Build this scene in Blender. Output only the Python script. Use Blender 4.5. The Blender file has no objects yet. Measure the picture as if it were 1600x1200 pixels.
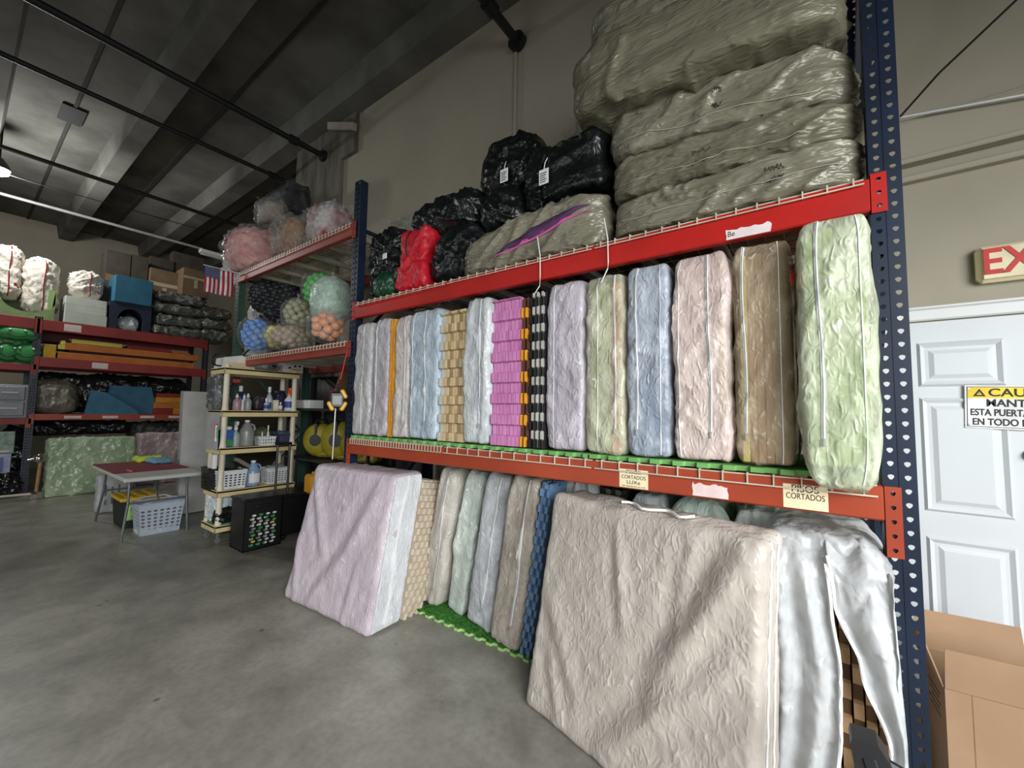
import bpy, bmesh, math, random
from mathutils import Vector, Matrix, noise

random.seed(7)
SC = bpy.context.scene
COL = SC.collection
PI = math.pi

# ------------------------------------------------------------------ camera
FPX = 638.47
YAW, PITCH, ROLL = -0.62912, 0.06709, 0.015017
CAM = Vector((0, 0, 1.55))
_f = Vector((math.sin(YAW) * math.cos(PITCH), math.cos(YAW) * math.cos(PITCH), math.sin(PITCH)))
_r0 = Vector((math.cos(YAW), -math.sin(YAW), 0)); _u0 = _r0.cross(_f)
_r = _r0 * math.cos(ROLL) + _u0 * math.sin(ROLL)
_u = -_r0 * math.sin(ROLL) + _u0 * math.cos(ROLL)
cd = bpy.data.cameras.new('camera'); co = bpy.data.objects.new('camera', cd); COL.objects.link(co)
cd.sensor_width = 36; cd.lens = FPX / 1600 * 36; cd.clip_start = 0.05; cd.clip_end = 100
m3 = Matrix((_r, _u, -_f)).transposed(); co.matrix_world = Matrix.Translation(CAM) @ m3.to_4x4()
SC.camera = co
SC.view_settings.view_transform = 'Standard'; SC.view_settings.look = 'None'
SC.view_settings.gamma = 1; SC.view_settings.use_curve_mapping = False
SC.view_settings.exposure = 0.0

def ray(x, y): return _f * FPX + _r * (x - 800) - _u * (y - 600)
def onX(x, y, X): d = ray(x, y); return CAM + d * (X / d.x)       # measured point on a plane of the room
def onY(x, y, Y): d = ray(x, y); return CAM + d * (Y / d.y)
def onZ(x, y, Z): d = ray(x, y); return CAM + d * ((Z - CAM.z) / d.z)

# ------------------------------------------------------------------ light
W = bpy.data.worlds.new('world'); SC.world = W; W.use_nodes = True
W.node_tree.nodes['Background'].inputs[0].default_value = (0.80, 0.90, 1.0, 1)
W.node_tree.nodes['Background'].inputs[1].default_value = 0.5
def area(name, loc, target, sx, sy, power, col=(1, 1, 1)):
    l = bpy.data.lights.new(name, 'AREA'); l.shape = 'RECTANGLE'; l.size = sx; l.size_y = sy
    l.energy = power; l.color = col
    o = bpy.data.objects.new(name, l); COL.objects.link(o); o.location = loc
    o.rotation_euler = (Vector(target) - Vector(loc)).to_track_quat('-Z', 'Y').to_euler(); return o
area('roll_door_daylight', (2.95, -.8, 2.3), (-1.35, 2.2, -0.5), 3.6, 2.4, 200, (0.96, 0.98, 1.0)).data.spread = math.radians(112)
area('left_fill_light', (-4.5, -6.0, 2.6), (-5.5, 1.0, -1.2), 4.0, 2.4, 70, (0.95, 0.98, 1.0)).data.spread = math.radians(110)  # added fill light to brighten the far end, no known door here

# ------------------------------------------------------------------ materials
def lin(c):
    return tuple((v / 255 / 12.92) if v / 255 <= 0.04045 else ((v / 255 + 0.055) / 1.055) ** 2.4 for v in c) + (1,)
MC = {}
def nodes_of(name):
    m = bpy.data.materials.new(name); m.use_nodes = True
    nt = m.node_tree; return m, nt, nt.nodes['Principled BSDF']
def coords(nt, scale=(1, 1, 1), rnd=True):
    tc = nt.nodes.new('ShaderNodeTexCoord'); mp = nt.nodes.new('ShaderNodeMapping'); mp.inputs['Scale'].default_value = scale
    nt.links.new(tc.outputs['Object'], mp.inputs['Vector'])
    if rnd:
        oi = nt.nodes.new('ShaderNodeObjectInfo'); ml = nt.nodes.new('ShaderNodeMath'); ml.operation = 'MULTIPLY'; ml.inputs[1].default_value = 31
        nt.links.new(oi.outputs['Random'], ml.inputs[0]); nt.links.new(ml.outputs[0], mp.inputs['Location'])
    return mp.outputs[0]
def noisen(nt, vec, scale, detail=3, ridged=False, dist=0, rough=.55):
    n = nt.nodes.new('ShaderNodeTexNoise'); n.inputs['Scale'].default_value = scale; n.inputs['Detail'].default_value = detail
    n.inputs['Roughness'].default_value = rough; n.inputs['Distortion'].default_value = dist
    if ridged: n.noise_type = 'RIDGED_MULTIFRACTAL'; n.normalize = True
    nt.links.new(vec, n.inputs['Vector']); return n.outputs[0]
def rampn(nt, fac, c0, c1, p0=.35, p1=.65):
    r = nt.nodes.new('ShaderNodeValToRGB'); e = r.color_ramp.elements
    e[0].position = p0; e[0].color = c0; e[1].position = p1; e[1].color = c1
    nt.links.new(fac, r.inputs[0]); return r.outputs[0]
def bumpn(nt, b, h, s, d=.01):
    n = nt.nodes.new('ShaderNodeBump'); n.inputs['Strength'].default_value = s; n.inputs['Distance'].default_value = d
    nt.links.new(h, n.inputs['Height']); nt.links.new(n.outputs[0], b.inputs['Normal'])
def mat(name, c, rough=.6, metal=0, c2=None, vs=6, bump=0, bs=60, stretch=(1, 1, 1), emit=0, spec=.5):
    if name in MC: return MC[name]
    m, nt, b = nodes_of(name)
    v = coords(nt, stretch)
    c2 = c2 or tuple(max(0, x * .88) for x in c)
    nt.links.new(rampn(nt, noisen(nt, v, vs, 4), lin(c2), lin(c)), b.inputs['Base Color'])
    b.inputs['Roughness'].default_value = rough; b.inputs['Metallic'].default_value = metal
    b.inputs['Specular IOR Level'].default_value = spec
    if bump: bumpn(nt, b, noisen(nt, v, bs, 3), bump)
    if emit: b.inputs['Emission Color'].default_value = lin(c); b.inputs['Emission Strength'].default_value = emit
    MC[name] = m; return m
def mixc(nt, fac, x, y, mode='MIX'):
    n = nt.nodes.new('ShaderNodeMixRGB'); n.blend_type = mode
    for k, v in ((0, fac), (1, x), (2, y)):
        if isinstance(v, (int, float, tuple)): n.inputs[k].default_value = v
        else: nt.links.new(v, n.inputs[k])
    return n.outputs[0]
def creases(nt, b, v, scale, bump):
    """crumple relief: long soft folds plus a fine net of sharp creases; returns the crease mask"""
    r1 = noisen(nt, v, scale * .8, 3, True, .9); r2 = noisen(nt, v, scale * 2.4, 5, True, .9, .62)
    vo = nt.nodes.new('ShaderNodeTexVoronoi'); vo.feature = 'DISTANCE_TO_EDGE'; vo.inputs['Scale'].default_value = scale * 1.1
    wv = nt.nodes.new('ShaderNodeVectorMath'); wv.operation = 'ADD'
    nz = nt.nodes.new('ShaderNodeTexNoise'); nz.inputs['Scale'].default_value = scale * .9; nz.inputs['Detail'].default_value = 2
    nt.links.new(v, nz.inputs['Vector']); sc = nt.nodes.new('ShaderNodeVectorMath'); sc.operation = 'SCALE'; sc.inputs['Scale'].default_value = 1.2 / scale
    nt.links.new(nz.outputs['Color'], sc.inputs[0]); nt.links.new(v, wv.inputs[0]); nt.links.new(sc.outputs[0], wv.inputs[1]); nt.links.new(wv.outputs[0], vo.inputs['Vector'])
    cr = rampn(nt, vo.outputs['Distance'], (1, 1, 1, 1), (0, 0, 0, 1), .0, .1)
    h = mixc(nt, .05, mixc(nt, .55, r1, r2), cr)
    bumpn(nt, b, h, bump * .55, .05)
    return mixc(nt, .12, r2, cr)
def film(name, c, a0=.55, a1=.95, rough=.36, c2=None, scale=14, bump=.72, stretch=(1, 1, .55), crease=.5):
    """woven or clear plastic sheeting: partly see-through, crinkled, whiter along its creases"""
    if name in MC: return MC[name]
    m, nt, b = nodes_of(name); v = coords(nt, stretch)
    rid = creases(nt, b, v, scale, bump)
    base = rampn(nt, noisen(nt, v, 2.6, 4, dist=.4), lin(c2 or tuple(x * .93 for x in c)), lin(c), .3, .7)
    k = rampn(nt, rid, (0, 0, 0, 1), (crease, crease, crease, 1), .3, .72)
    nt.links.new(mixc(nt, k, base, lin((236, 238, 236))), b.inputs['Base Color'])
    mr = nt.nodes.new('ShaderNodeMapRange'); mr.inputs[1].default_value = .35; mr.inputs[2].default_value = .65
    mr.inputs[3].default_value = a0; mr.inputs[4].default_value = a1
    nt.links.new(noisen(nt, v, scale * .6, 5, dist=.8), mr.inputs[0])
    ad = nt.nodes.new('ShaderNodeMath'); ad.operation = 'ADD'; ad.use_clamp = True
    nt.links.new(mr.outputs[0], ad.inputs[0]); nt.links.new(k, ad.inputs[1]); nt.links.new(ad.outputs[0], b.inputs['Alpha'])
    b.inputs['Roughness'].default_value = rough
    MC[name] = m; return m
def woven(name, c, c2, rough=.4, metal=.0, bump=.7, scale=8, stretch=(1, 1, 1), spec=.5, crease=None):
    """opaque crinkled sheeting"""
    if name in MC: return MC[name]
    m, nt, b = nodes_of(name); v = coords(nt, stretch)
    rid = creases(nt, b, v, scale, bump)
    base = rampn(nt, noisen(nt, v, 3.5, 5, dist=.5), lin(c2), lin(c), .3, .7)
    if crease: base = mixc(nt, rampn(nt, rid, (0, 0, 0, 1), (.55, .55, .55, 1), .3, .75), base, lin(crease))
    nt.links.new(base, b.inputs['Base Color'])
    b.inputs['Roughness'].default_value = rough; b.inputs['Metallic'].default_value = metal
    b.inputs['Specular IOR Level'].default_value = spec
    MC[name] = m; return m

# ------------------------------------------------------------------ object helpers
WL = {}
def tag(o, label, cat, group=None):
    o['label'] = label; o['category'] = cat
    if group: o['group'] = group
    return o
def thing(name, label, cat, loc=(0, 0, 0), rz=0, group=None, rx=0, ry=0):
    o = bpy.data.objects.new(name, None); COL.objects.link(o); o.empty_display_size = .1
    o.location = loc; o.rotation_euler = (rx, ry, rz); WL[o.name] = Vector(loc)
    return tag(o, label, cat, group)
def copy_thing(o, label=None, loc=None, rz=None):
    def cp(s, par):
        c = s.copy(); COL.objects.link(c)
        if par: c.parent = par
        for ch in kids.get(s.name, []): cp(ch, c)
        return c
    kids = {}
    for q in list(o.children_recursive): kids.setdefault(q.parent.name, []).append(q)
    c = cp(o, None)
    if label: c['label'] = label
    if loc is not None: c.location = loc
    if rz is not None: c.rotation_euler.z = rz
    WL[c.name] = Vector(c.location); return c

class MB:
    def __init__(s): s.v = []; s.f = []
    def add(s, vs, fs, M=None):
        n = len(s.v); s.v += [tuple(M @ Vector(v)) if M else tuple(v) for v in vs]; s.f += [[i + n for i in f] for f in fs]; return s
    def box(s, x0, x1, y0, y1, z0, z1, c=0, M=None):
        if x0 > x1: x0, x1 = x1, x0
        if y0 > y1: y0, y1 = y1, y0
        if z0 > z1: z0, z1 = z1, z0
        c = min(c, (x1 - x0) * .45, (y1 - y0) * .45, (z1 - z0) * .45)
        if c <= 0:
            vs = [(x, y, z) for x in (x0, x1) for y in (y0, y1) for z in (z0, z1)]
            return s.add(vs, [(0, 1, 3, 2), (4, 6, 7, 5), (0, 4, 5, 1), (2, 3, 7, 6), (0, 2, 6, 4), (1, 5, 7, 3)], M)
        vs = []; idx = {}
        for i, X in enumerate((x0, x1)):
            for j, Y in enumerate((y0, y1)):
                for k, Z in enumerate((z0, z1)):
                    sx, sy, sz = 1 - 2 * i, 1 - 2 * j, 1 - 2 * k
                    for a in range(3):
                        p = [X + sx * c, Y + sy * c, Z + sz * c]; p[a] = (X, Y, Z)[a]
                        idx[i, j, k, a] = len(vs); vs.append(tuple(p))
        fs = []
        for a in range(3):
            b_, c_ = (a + 1) % 3, (a + 2) % 3
            for e in (0, 1):
                q = []
                for (m, n) in ((0, 0), (1, 0), (1, 1), (0, 1)):
                    t = [0, 0, 0]; t[a] = e; t[b_] = m; t[c_] = n; q.append(idx[t[0], t[1], t[2], a])
                fs.append(q if e else q[::-1])
            for m in (0, 1):
                for n in (0, 1):
                    q = []
                    for (e, w) in ((0, b_), (1, b_), (1, c_), (0, c_)):
                        t = [0, 0, 0]; t[a] = e; t[b_] = m; t[c_] = n; q.append(idx[t[0], t[1], t[2], w])
                    fs.append(q if (m + n) % 2 == 1 else q[::-1])
        for i in (0, 1):
            for j in (0, 1):
                for k in (0, 1): fs.append([idx[i, j, k, a] for a in ((0, 1, 2) if (i + j + k) % 2 else (0, 2, 1))])
        return s.add(vs, fs, M)
    def cyl(s, p0, p1, r0, r1=None, n=10, cap=True):
        r1 = r0 if r1 is None else r1
        p0, p1 = Vector(p0), Vector(p1); d = (p1 - p0).normalized()
        a = d.orthogonal().normalized(); b = d.cross(a); vs = []
        for p, r in ((p0, r0), (p1, r1)):
            vs += [p + (a * math.cos(2 * PI * i / n) + b * math.sin(2 * PI * i / n)) * r for i in range(n)]
        fs = [(i, (i + 1) % n, n + (i + 1) % n, n + i) for i in range(n)]
        if cap: fs += [list(range(n))[::-1], list(range(n, 2 * n))]
        return s.add(vs, fs)
    def tube(s, pts, r, n=6):
        pts = [Vector(p) for p in pts]; vs = []; up = Vector((0.13, 0.21, 0.97))
        for i, p in enumerate(pts):
            d = (pts[min(i + 1, len(pts) - 1)] - pts[max(i - 1, 0)]).normalized()
            a = d.cross(up); a = a.normalized() if a.length > 1e-4 else d.orthogonal().normalized(); b = d.cross(a)
            vs += [p + (a * math.cos(2 * PI * k / n) + b * math.sin(2 * PI * k / n)) * r for k in range(n)]
        fs = [(i * n + k, i * n + (k + 1) % n, (i + 1) * n + (k + 1) % n, (i + 1) * n + k) for i in range(len(pts) - 1) for k in range(n)]
        fs += [list(range(n))[::-1], list(range((len(pts) - 1) * n, len(pts) * n))]
        return s.add(vs, fs)
    def lathe(s, prof, c=(0, 0, 0), n=14, sx=1, sy=1):
        vs = [(c[0] + r * sx * math.cos(2 * PI * k / n), c[1] + r * sy * math.sin(2 * PI * k / n), c[2] + z) for r, z in prof for k in range(n)]
        fs = [(i * n + k, i * n + (k + 1) % n, (i + 1) * n + (k + 1) % n, (i + 1) * n + k) for i in range(len(prof) - 1) for k in range(n)]
        fs += [list(range(n))[::-1], list(range((len(prof) - 1) * n, len(prof) * n))]
        return s.add(vs, fs)
    def prism(s, poly, a0, a1, axis='x', M=None):
        """poly: 2-D outline (y,z) for axis x, (x,z) for axis y, (x,y) for axis z"""
        n = len(poly)
        def P(p, a): return (a, p[0], p[1]) if axis == 'x' else ((p[0], a, p[1]) if axis == 'y' else (p[0], p[1], a))
        vs = [P(p, a0) for p in poly] + [P(p, a1) for p in poly]
        fs = [list(range(n)), list(range(n, 2 * n))[::-1]] + [(i, n + i, n + (i + 1) % n, (i + 1) % n) for i in range(n)]
        return s.add(vs, fs, M)
    def sheet(s, fn, nu, nv):
        """grid surface fn(u,v) -> point"""
        vs = [fn(i / nu, j / nv) for i in range(nu + 1) for j in range(nv + 1)]
        fs = [(i * (nv + 1) + j, (i + 1) * (nv + 1) + j, (i + 1) * (nv + 1) + j + 1, i * (nv + 1) + j + 1) for i in range(nu) for j in range(nv)]
        return s.add(vs, fs)
    def mesh(s, name, smooth=0):
        me = bpy.data.meshes.new(name); me.from_pydata([tuple(v) for v in s.v], [], s.f)
        bm = bmesh.new(); bm.from_mesh(me); bmesh.ops.recalc_face_normals(bm, faces=bm.faces); bm.to_mesh(me); bm.free()
        if smooth:
            me.polygons.foreach_set('use_smooth', [True] * len(me.polygons))
            me.set_sharp_from_angle(angle=math.radians(smooth))
        me.update(); return me
    def build(s, name, m, parent=None, smooth=35, world=False, loc=None, rot=None, kind=None):
        """world: the points are room coordinates; loc is then only the origin of a top-level mesh"""
        if world:
            o0 = WL[parent.name] if parent else (Vector(loc) if loc else Vector((0, 0, 0)))
            s.v = [tuple(Vector(v) - o0) for v in s.v]
        o = bpy.data.objects.new(name, s.mesh(name, smooth)); COL.objects.link(o); o.data.materials.append(m)
        if parent: o.parent = parent; WL[o.name] = WL[parent.name]
        else: WL[o.name] = Vector(loc) if loc else Vector((0, 0, 0))
        if loc is not None and (not parent or not world): o.location = loc
        if rot: o.rotation_euler = rot
        if kind: o['kind'] = kind
        return o

def share(name, me, parent, loc=(0, 0, 0), m=None, rot=None):
    o = bpy.data.objects.new(name, me); COL.objects.link(o); o.parent = parent; o.location = loc
    WL[o.name] = WL[parent.name]
    if rot: o.rotation_euler = rot
    if m and not me.materials: me.materials.append(m)
    return o
def text(name, s, size, m, parent, loc, rot=(PI / 2, 0, 0), sx=1, align='CENTER', ext=.0004, fit=None, bold=0):
    c = bpy.data.curves.new(name, 'FONT'); c.body = s; c.size = size; c.align_x = align; c.align_y = 'CENTER'; c.extrude = ext; c.offset = bold * size
    o = bpy.data.objects.new(name, c); COL.objects.link(o); dg = bpy.context.evaluated_depsgraph_get()
    me = bpy.data.meshes.new_from_object(o.evaluated_get(dg)); bpy.data.objects.remove(o); me.name = name
    o = bpy.data.objects.new(name, me); COL.objects.link(o); me.materials.clear(); me.materials.append(m)
    if fit:
        wd = max(v.co.x for v in me.vertices) - min(v.co.x for v in me.vertices); sx = fit / wd
    if parent: o.parent = parent; WL[o.name] = WL[parent.name]
    o.location = loc; o.rotation_euler = rot; o.scale = (sx, 1, 1); return o

# wrinkled closed bag: a rounded box whose skin is folded by noise
def wrinkle(p, amp, seed, f=1.0, dirx=.6):
    q = Vector((p[0] + seed * 3.1, p[1] - seed * 1.7, p[2] + seed * 2.3)) * f
    n1 = noise.noise(q * 1.9)
    a = q.x * dirx + q.z; b = q.z * dirx - q.x
    n2 = abs(noise.noise(Vector((a * 1.6 + n1 * .8, b * 6.5, q.y * 3 + seed))))
    n3 = abs(noise.noise(Vector((b * 2.2, a * 7.5 + n1, q.y * 4 - seed))))
    n4 = noise.noise(q * 15); n5 = abs(noise.noise(q * 8 + Vector((n1, n4, 3))))
    return amp * (.55 * n1 + .8 * max(0, 1 - n2 * 6) + .5 * max(0, 1 - n3 * 6) + .35 * max(0, 1 - n5 * 5) + .2 * n4 - .35)
class Bag:
    def __init__(s, w, d, h, r=.05, n=(14, 10, 30), amp=.012, seed=0, shape=None, f=1.0, dirx=.6, fx=1, fz=1):
        s.a = (w, d, h, r, n, amp, seed, shape, f, dirx); s.fx = fx; s.fz = fz; s.neg = getattr(shape, 'neg', False)
    def S(s, cx, cy, cz, off=0):
        """point on the skin for a point of the unit cube surface; base of the bag at z=0, centred in x and y"""
        w, d, h, r, n, amp, seed, shape, f, dirx = s.a
        H = (w / 2, d / 2, h / 2); p = Vector((cx * H[0], cy * H[1], cz * H[2]))
        q = Vector([max(-(H[i] - r), min(H[i] - r, p[i])) for i in range(3)])
        dv = p - q; nrm = dv.normalized() if dv.length > 1e-9 else Vector((0, 0, 1))
        p = q + nrm * (r + off)
        p = p + nrm * wrinkle((p.x * s.fx, p.y, p.z * s.fz), amp, seed, f, dirx)
        if shape: p = shape(p, w, d, h)
        p.z += h / 2
        if p.z < 0 and not s.neg: p.z *= .1
        return p
    def mb(s):
        n = s.a[4]; N = n; vs = {}; mb = MB(); w, d, h, r = s.a[:4]
        half = (w / 2, d / 2, h / 2)
        def cc(i, a):                       # denser rows near the rounded edges
            t = i / N[a] * 2 - 1
            return t
        def vid(i, j, k):
            if (i, j, k) not in vs:
                vs[i, j, k] = len(mb.v); mb.v.append(tuple(s.S(cc(i, 0), cc(j, 1), cc(k, 2))))
            return vs[i, j, k]
        for a in range(3):
            b, c = (a + 1) % 3, (a + 2) % 3
            for e in (0, N[a]):
                for m in range(N[b]):
                    for l in range(N[c]):
                        q = []
                        for (x, y) in ((m, l), (m + 1, l), (m + 1, l + 1), (m, l + 1)):
                            t = [0, 0, 0]; t[a] = e; t[b] = x; t[c] = y; q.append(vid(*t))
                        mb.f.append(q if e else q[::-1])
        return mb
    def strip(s, mb, path, wd, off, axis):
        """ribbon lying on the skin along cube points path; axis = the cube axis across the ribbon"""
        vs = []
        for p in path:
            for k, o in ((-1, off * .2), (-1, off), (1, off), (1, off * .2)):
                q = list(p); q[axis] += k * wd; vs.append(s.S(*q, off=o))
        n = len(path); fs = []
        for i in range(n - 1):
            for k in range(3): fs.append((i * 4 + k, i * 4 + k + 1, i * 4 + 5 + k, i * 4 + 4 + k))
        mb.add(vs, fs); return mb
def lerp(a, b, t): return a + (b - a) * t
# ------------------------------------------------------------------ room shell
def floor_mat():
    m, nt, b = nodes_of('concrete_floor'); v = coords(nt, rnd=False)
    a = noisen(nt, v, .55, 6, dist=.5); c = noisen(nt, v, 3.2, 6, dist=.3); d = noisen(nt, v, 26, 4)
    base = rampn(nt, a, lin((118, 116, 107)), lin((170, 167, 155)), .36, .66)
    def mul(x, y, f):
        n = nt.nodes.new('ShaderNodeMixRGB'); n.blend_type = 'MULTIPLY'; n.inputs[0].default_value = f
        nt.links.new(x, n.inputs[1]); nt.links.new(y, n.inputs[2]); return n.outputs[0]
    k = mul(base, rampn(nt, c, (.55, .55, .54, 1), (1, 1, 1, 1), .3, .62), .8)
    k = mul(k, rampn(nt, d, (.7, .7, .7, 1), (1, 1, 1, 1), .35, .6), .45)
    vo = nt.nodes.new('ShaderNodeTexVoronoi'); vo.inputs['Scale'].default_value = 3.2; nt.links.new(v, vo.inputs['Vector'])
    k = mul(k, rampn(nt, vo.outputs['Distance'], (.25, .24, .22, 1), (1, 1, 1, 1), .035, .07), .75)
    nt.links.new(k, b.inputs['Base Color'])
    mr = nt.nodes.new('ShaderNodeMapRange'); mr.inputs[3].default_value = .26; mr.inputs[4].default_value = .5
    nt.links.new(a, mr.inputs[0]); nt.links.new(mr.outputs[0], b.inputs['Roughness'])
    bumpn(nt, b, d, .06, .01); return m
M_wall = mat('wall_paint', (166, 159, 140), .8, c2=(157, 150, 132), vs=1.2, bump=.06, bs=30)
M_conc = mat('ceiling_concrete', (116, 115, 107), .9, c2=(82, 81, 75), vs=1.1, bump=.25, bs=12)
M_block = mat('bare_concrete', (122, 118, 104), .9, c2=(84, 80, 70), vs=2.2, stretch=(3, 3, .5), bump=.2, bs=14)
M_white = mat('white_trim_paint', (226, 228, 226), .45, c2=(218, 220, 218), vs=2)
M_pipe = mat('black_iron_pipe', (26, 26, 27), .55, c2=(18, 18, 18))
M_galv = mat('galvanised_conduit', (190, 190, 186), .4, .4)
FAR, LEFT, BACK, CEIL = -15.4, -6.2, 3.1, 6.1
def struct(name, mb, m, smooth=0): o = mb.build(name, m, smooth=smooth); o['kind'] = 'structure'; return o
struct('floor', MB().box(FAR, BACK, LEFT, 7, -.2, 0), floor_mat())
struct('wall_right', MB().box(-6.75, BACK, 3.2, 3.4, 0, CEIL), M_wall)
struct('wall_right_return', MB().box(-6.75, -6.6, 3.4, 7, 0, CEIL), M_wall)
struct('wall_far', MB().box(FAR - .2, FAR, LEFT, 7, 0, CEIL), M_wall)
struct('wall_recess', MB().box(FAR, -6.6, 7, 7.2, 0, CEIL), M_wall)
# left wall with an added opening behind the fill light, back wall with the roll door opening
struct('wall_left', MB().box(FAR, -6.6, LEFT - .2, LEFT, 0, CEIL).box(-2.4, BACK, LEFT - .2, LEFT, 0, CEIL).box(-6.6, -2.4, LEFT - .2, LEFT, 4.0, CEIL), M_wall)
struct('wall_back', MB().box(BACK, BACK + .2, LEFT, -2.8, 0, CEIL).box(BACK, BACK + .2, 1.2, 3.4, 0, CEIL).box(BACK, BACK + .2, -2.8, 1.2, 3.7, CEIL), M_wall)
struct('ceiling', MB().box(FAR, BACK, LEFT, 7, CEIL, CEIL + .2), M_conc)
for k, (y0, y1) in enumerate([(-5.9, -5.65), (-4.45, -4.2), (-2.95, -2.7), (-1.45, -1.2), (.02, .2), (1.38, 1.62), (2.93, 3.2), (4.4, 4.64), (5.9, 6.1)]):
    struct('trim_%d' % (k + 1), MB().prism([(y0 - .05, CEIL), (y1 + .05, CEIL), (y1, 5.78), (y0, 5.78)], FAR, BACK, 'x'), M_conc)
for k, y in enumerate((-3.6, -.65, .85, 2.18, 3.7, 5.2)):       # grouted joints between the tees
    struct('trim_%d' % (k + 10), MB().box(FAR, BACK, y - .02, y + .02, CEIL - .02, CEIL + .01), mat('joint_grout', (52, 50, 46), .9))
struct('trim_17', MB().box(-6.77, -5.45, 3.14, 3.2, 0, 5.9).box(-5.45, -5.1, 3.14, 3.2, 5.2, 5.9), M_block)   # unpainted pilaster with runs of old paint
struct('trim_18', MB().box(.32, BACK, 3.15, 3.2, 2.9, 2.935, .006), M_wall)
struct('trim_19', MB().box(.32, BACK, 3.13, 3.2, 3.0, 3.03, .006).box(.32, BACK, 3.16, 3.2, 3.03, 3.25), M_wall)
struct('trim_20', MB().box(.32, BACK, 3.16, 3.2, 3.25, 3.27, .006), M_wall)

# sprinkler pipes and conduits under the tees
def pipe(X, r, label, m, y1=3.1, z=5.4, flange=True):
    t = thing('ceiling_pipe', label, 'pipe', (X, -1.5, z), group='pipes under the ceiling')
    mb = MB().cyl((X, LEFT + .05, z), (X, y1, z), r, n=8); mb.build('pipe_run', m, t, world=True)
    if flange: (MB().cyl((X, y1 - .03, z), (X, y1 + .03, z), r * 2.1, n=12).build('flange', m, t, world=True), MB().cyl((X, y1 - .5, z), (X, y1 - .38, z), r * 1.5, n=10).build('coupling', m, t, world=True))
    for y in (-3.5, -.8):
        MB().box(X - .008, X + .008, y - .01, y + .01, z, 5.8).cyl((X, y - .02, z), (X, y + .02, z), r * 1.25, n=8).build('pipe_hanger', m, t, world=True)
pipe(-5.9, .04, 'black sprinkler pipe nearest the camera, ending in a flange at the bare concrete pilaster', M_pipe, 3.12)
pipe(-7.1, .032, 'second black pipe from the camera, ending at the corner of the wall', M_pipe, 3.35)
pipe(-9.7, .035, 'third thin dark pipe from the camera, running behind the bagged pink foam', M_pipe, 4.4, flange=False)
pipe(-11.9, .03, 'pale grey conduit farthest across the ceiling, running to the tube light', M_galv, 3.4, flange=False)
pipe(-2.3, .045, 'short black pipe at the top of the photo above the black bags', M_pipe, 3.16, 5.3)
o = MB().tube([(-10.6, -3, 5.45), (-10.6, .6, 5.32), (-10.6, 3.2, 5.4)], .008, 5).build('ceiling_cable', M_pipe, smooth=60)
tag(o, 'thin dark cable strung across the ceiling beside the bright lamp', 'cable')
o = MB().box(-2.345, -2.315, 3.17, 3.2, 3.0, 5.25, .004).build('wall_conduit', M_wall, world=True, loc=(-2.33, 3.2, 3.0))
tag(o, 'painted conduit running straight down the wall above the black bags', 'conduit')
o = MB().box(-.3, .3, -.06, .02, -.05, .05, .005).build('wall_bracket', M_wall, loc=(-5.35, 3.1, 5.62), rot=(.25, .35, .1))
tag(o, 'short pale beam stub sticking out under the ceiling edge', 'bracket')
o = MB().box(-9.5, -8.95, .72, .98, 6.07, 6.1).build('ceiling_vent', mat('vent_dark', (28, 28, 28), .8), world=True, loc=(-9.2, .85, 6.1)); tag(o, 'small dark rectangular patch on the ceiling left of the tee rib', 'vent')
p = onZ(-2, 264, 5.35)
t = thing('ceiling_lamp', 'glaring white lamp at the left edge under the ceiling', 'lamp', p)
MB().lathe([(.04, .18), (.06, .15), (.11, .07), (.13, 0)], n=20).build('lamp_shade', mat('lamp_housing', (60, 60, 60), .5), t, 50)
MB().lathe([(.12, .02), (.115, -.06), (.05, -.1)], n=20).build('bulb', mat('lamp_glow', (255, 250, 240), .5, emit=60), t, 50)
MB().cyl((0, 0, .18), (0, 0, .75), .012).build('stem', M_pipe, t)
pl = bpy.data.lights.new('lamp_light', 'POINT'); pl.energy = 170; pl.shadow_soft_size = .15
plo = bpy.data.objects.new('lamp_light', pl); COL.objects.link(plo); plo.location = p - Vector((0, 0, .3))
t = thing('tube_light', 'unlit white strip light at the end of the pale conduit', 'lamp', (-11.9, 3.35, 5.3))
MB().box(-.08, .08, 0, .95, 0, .09, .01).build('housing', M_white, t)
MB().cyl((-.03, .03, -.02), (-.03, .92, -.02), .016).cyl((.04, .03, -.02), (.04, .92, -.02), .016).build('tubes', M_white, t)

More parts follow.
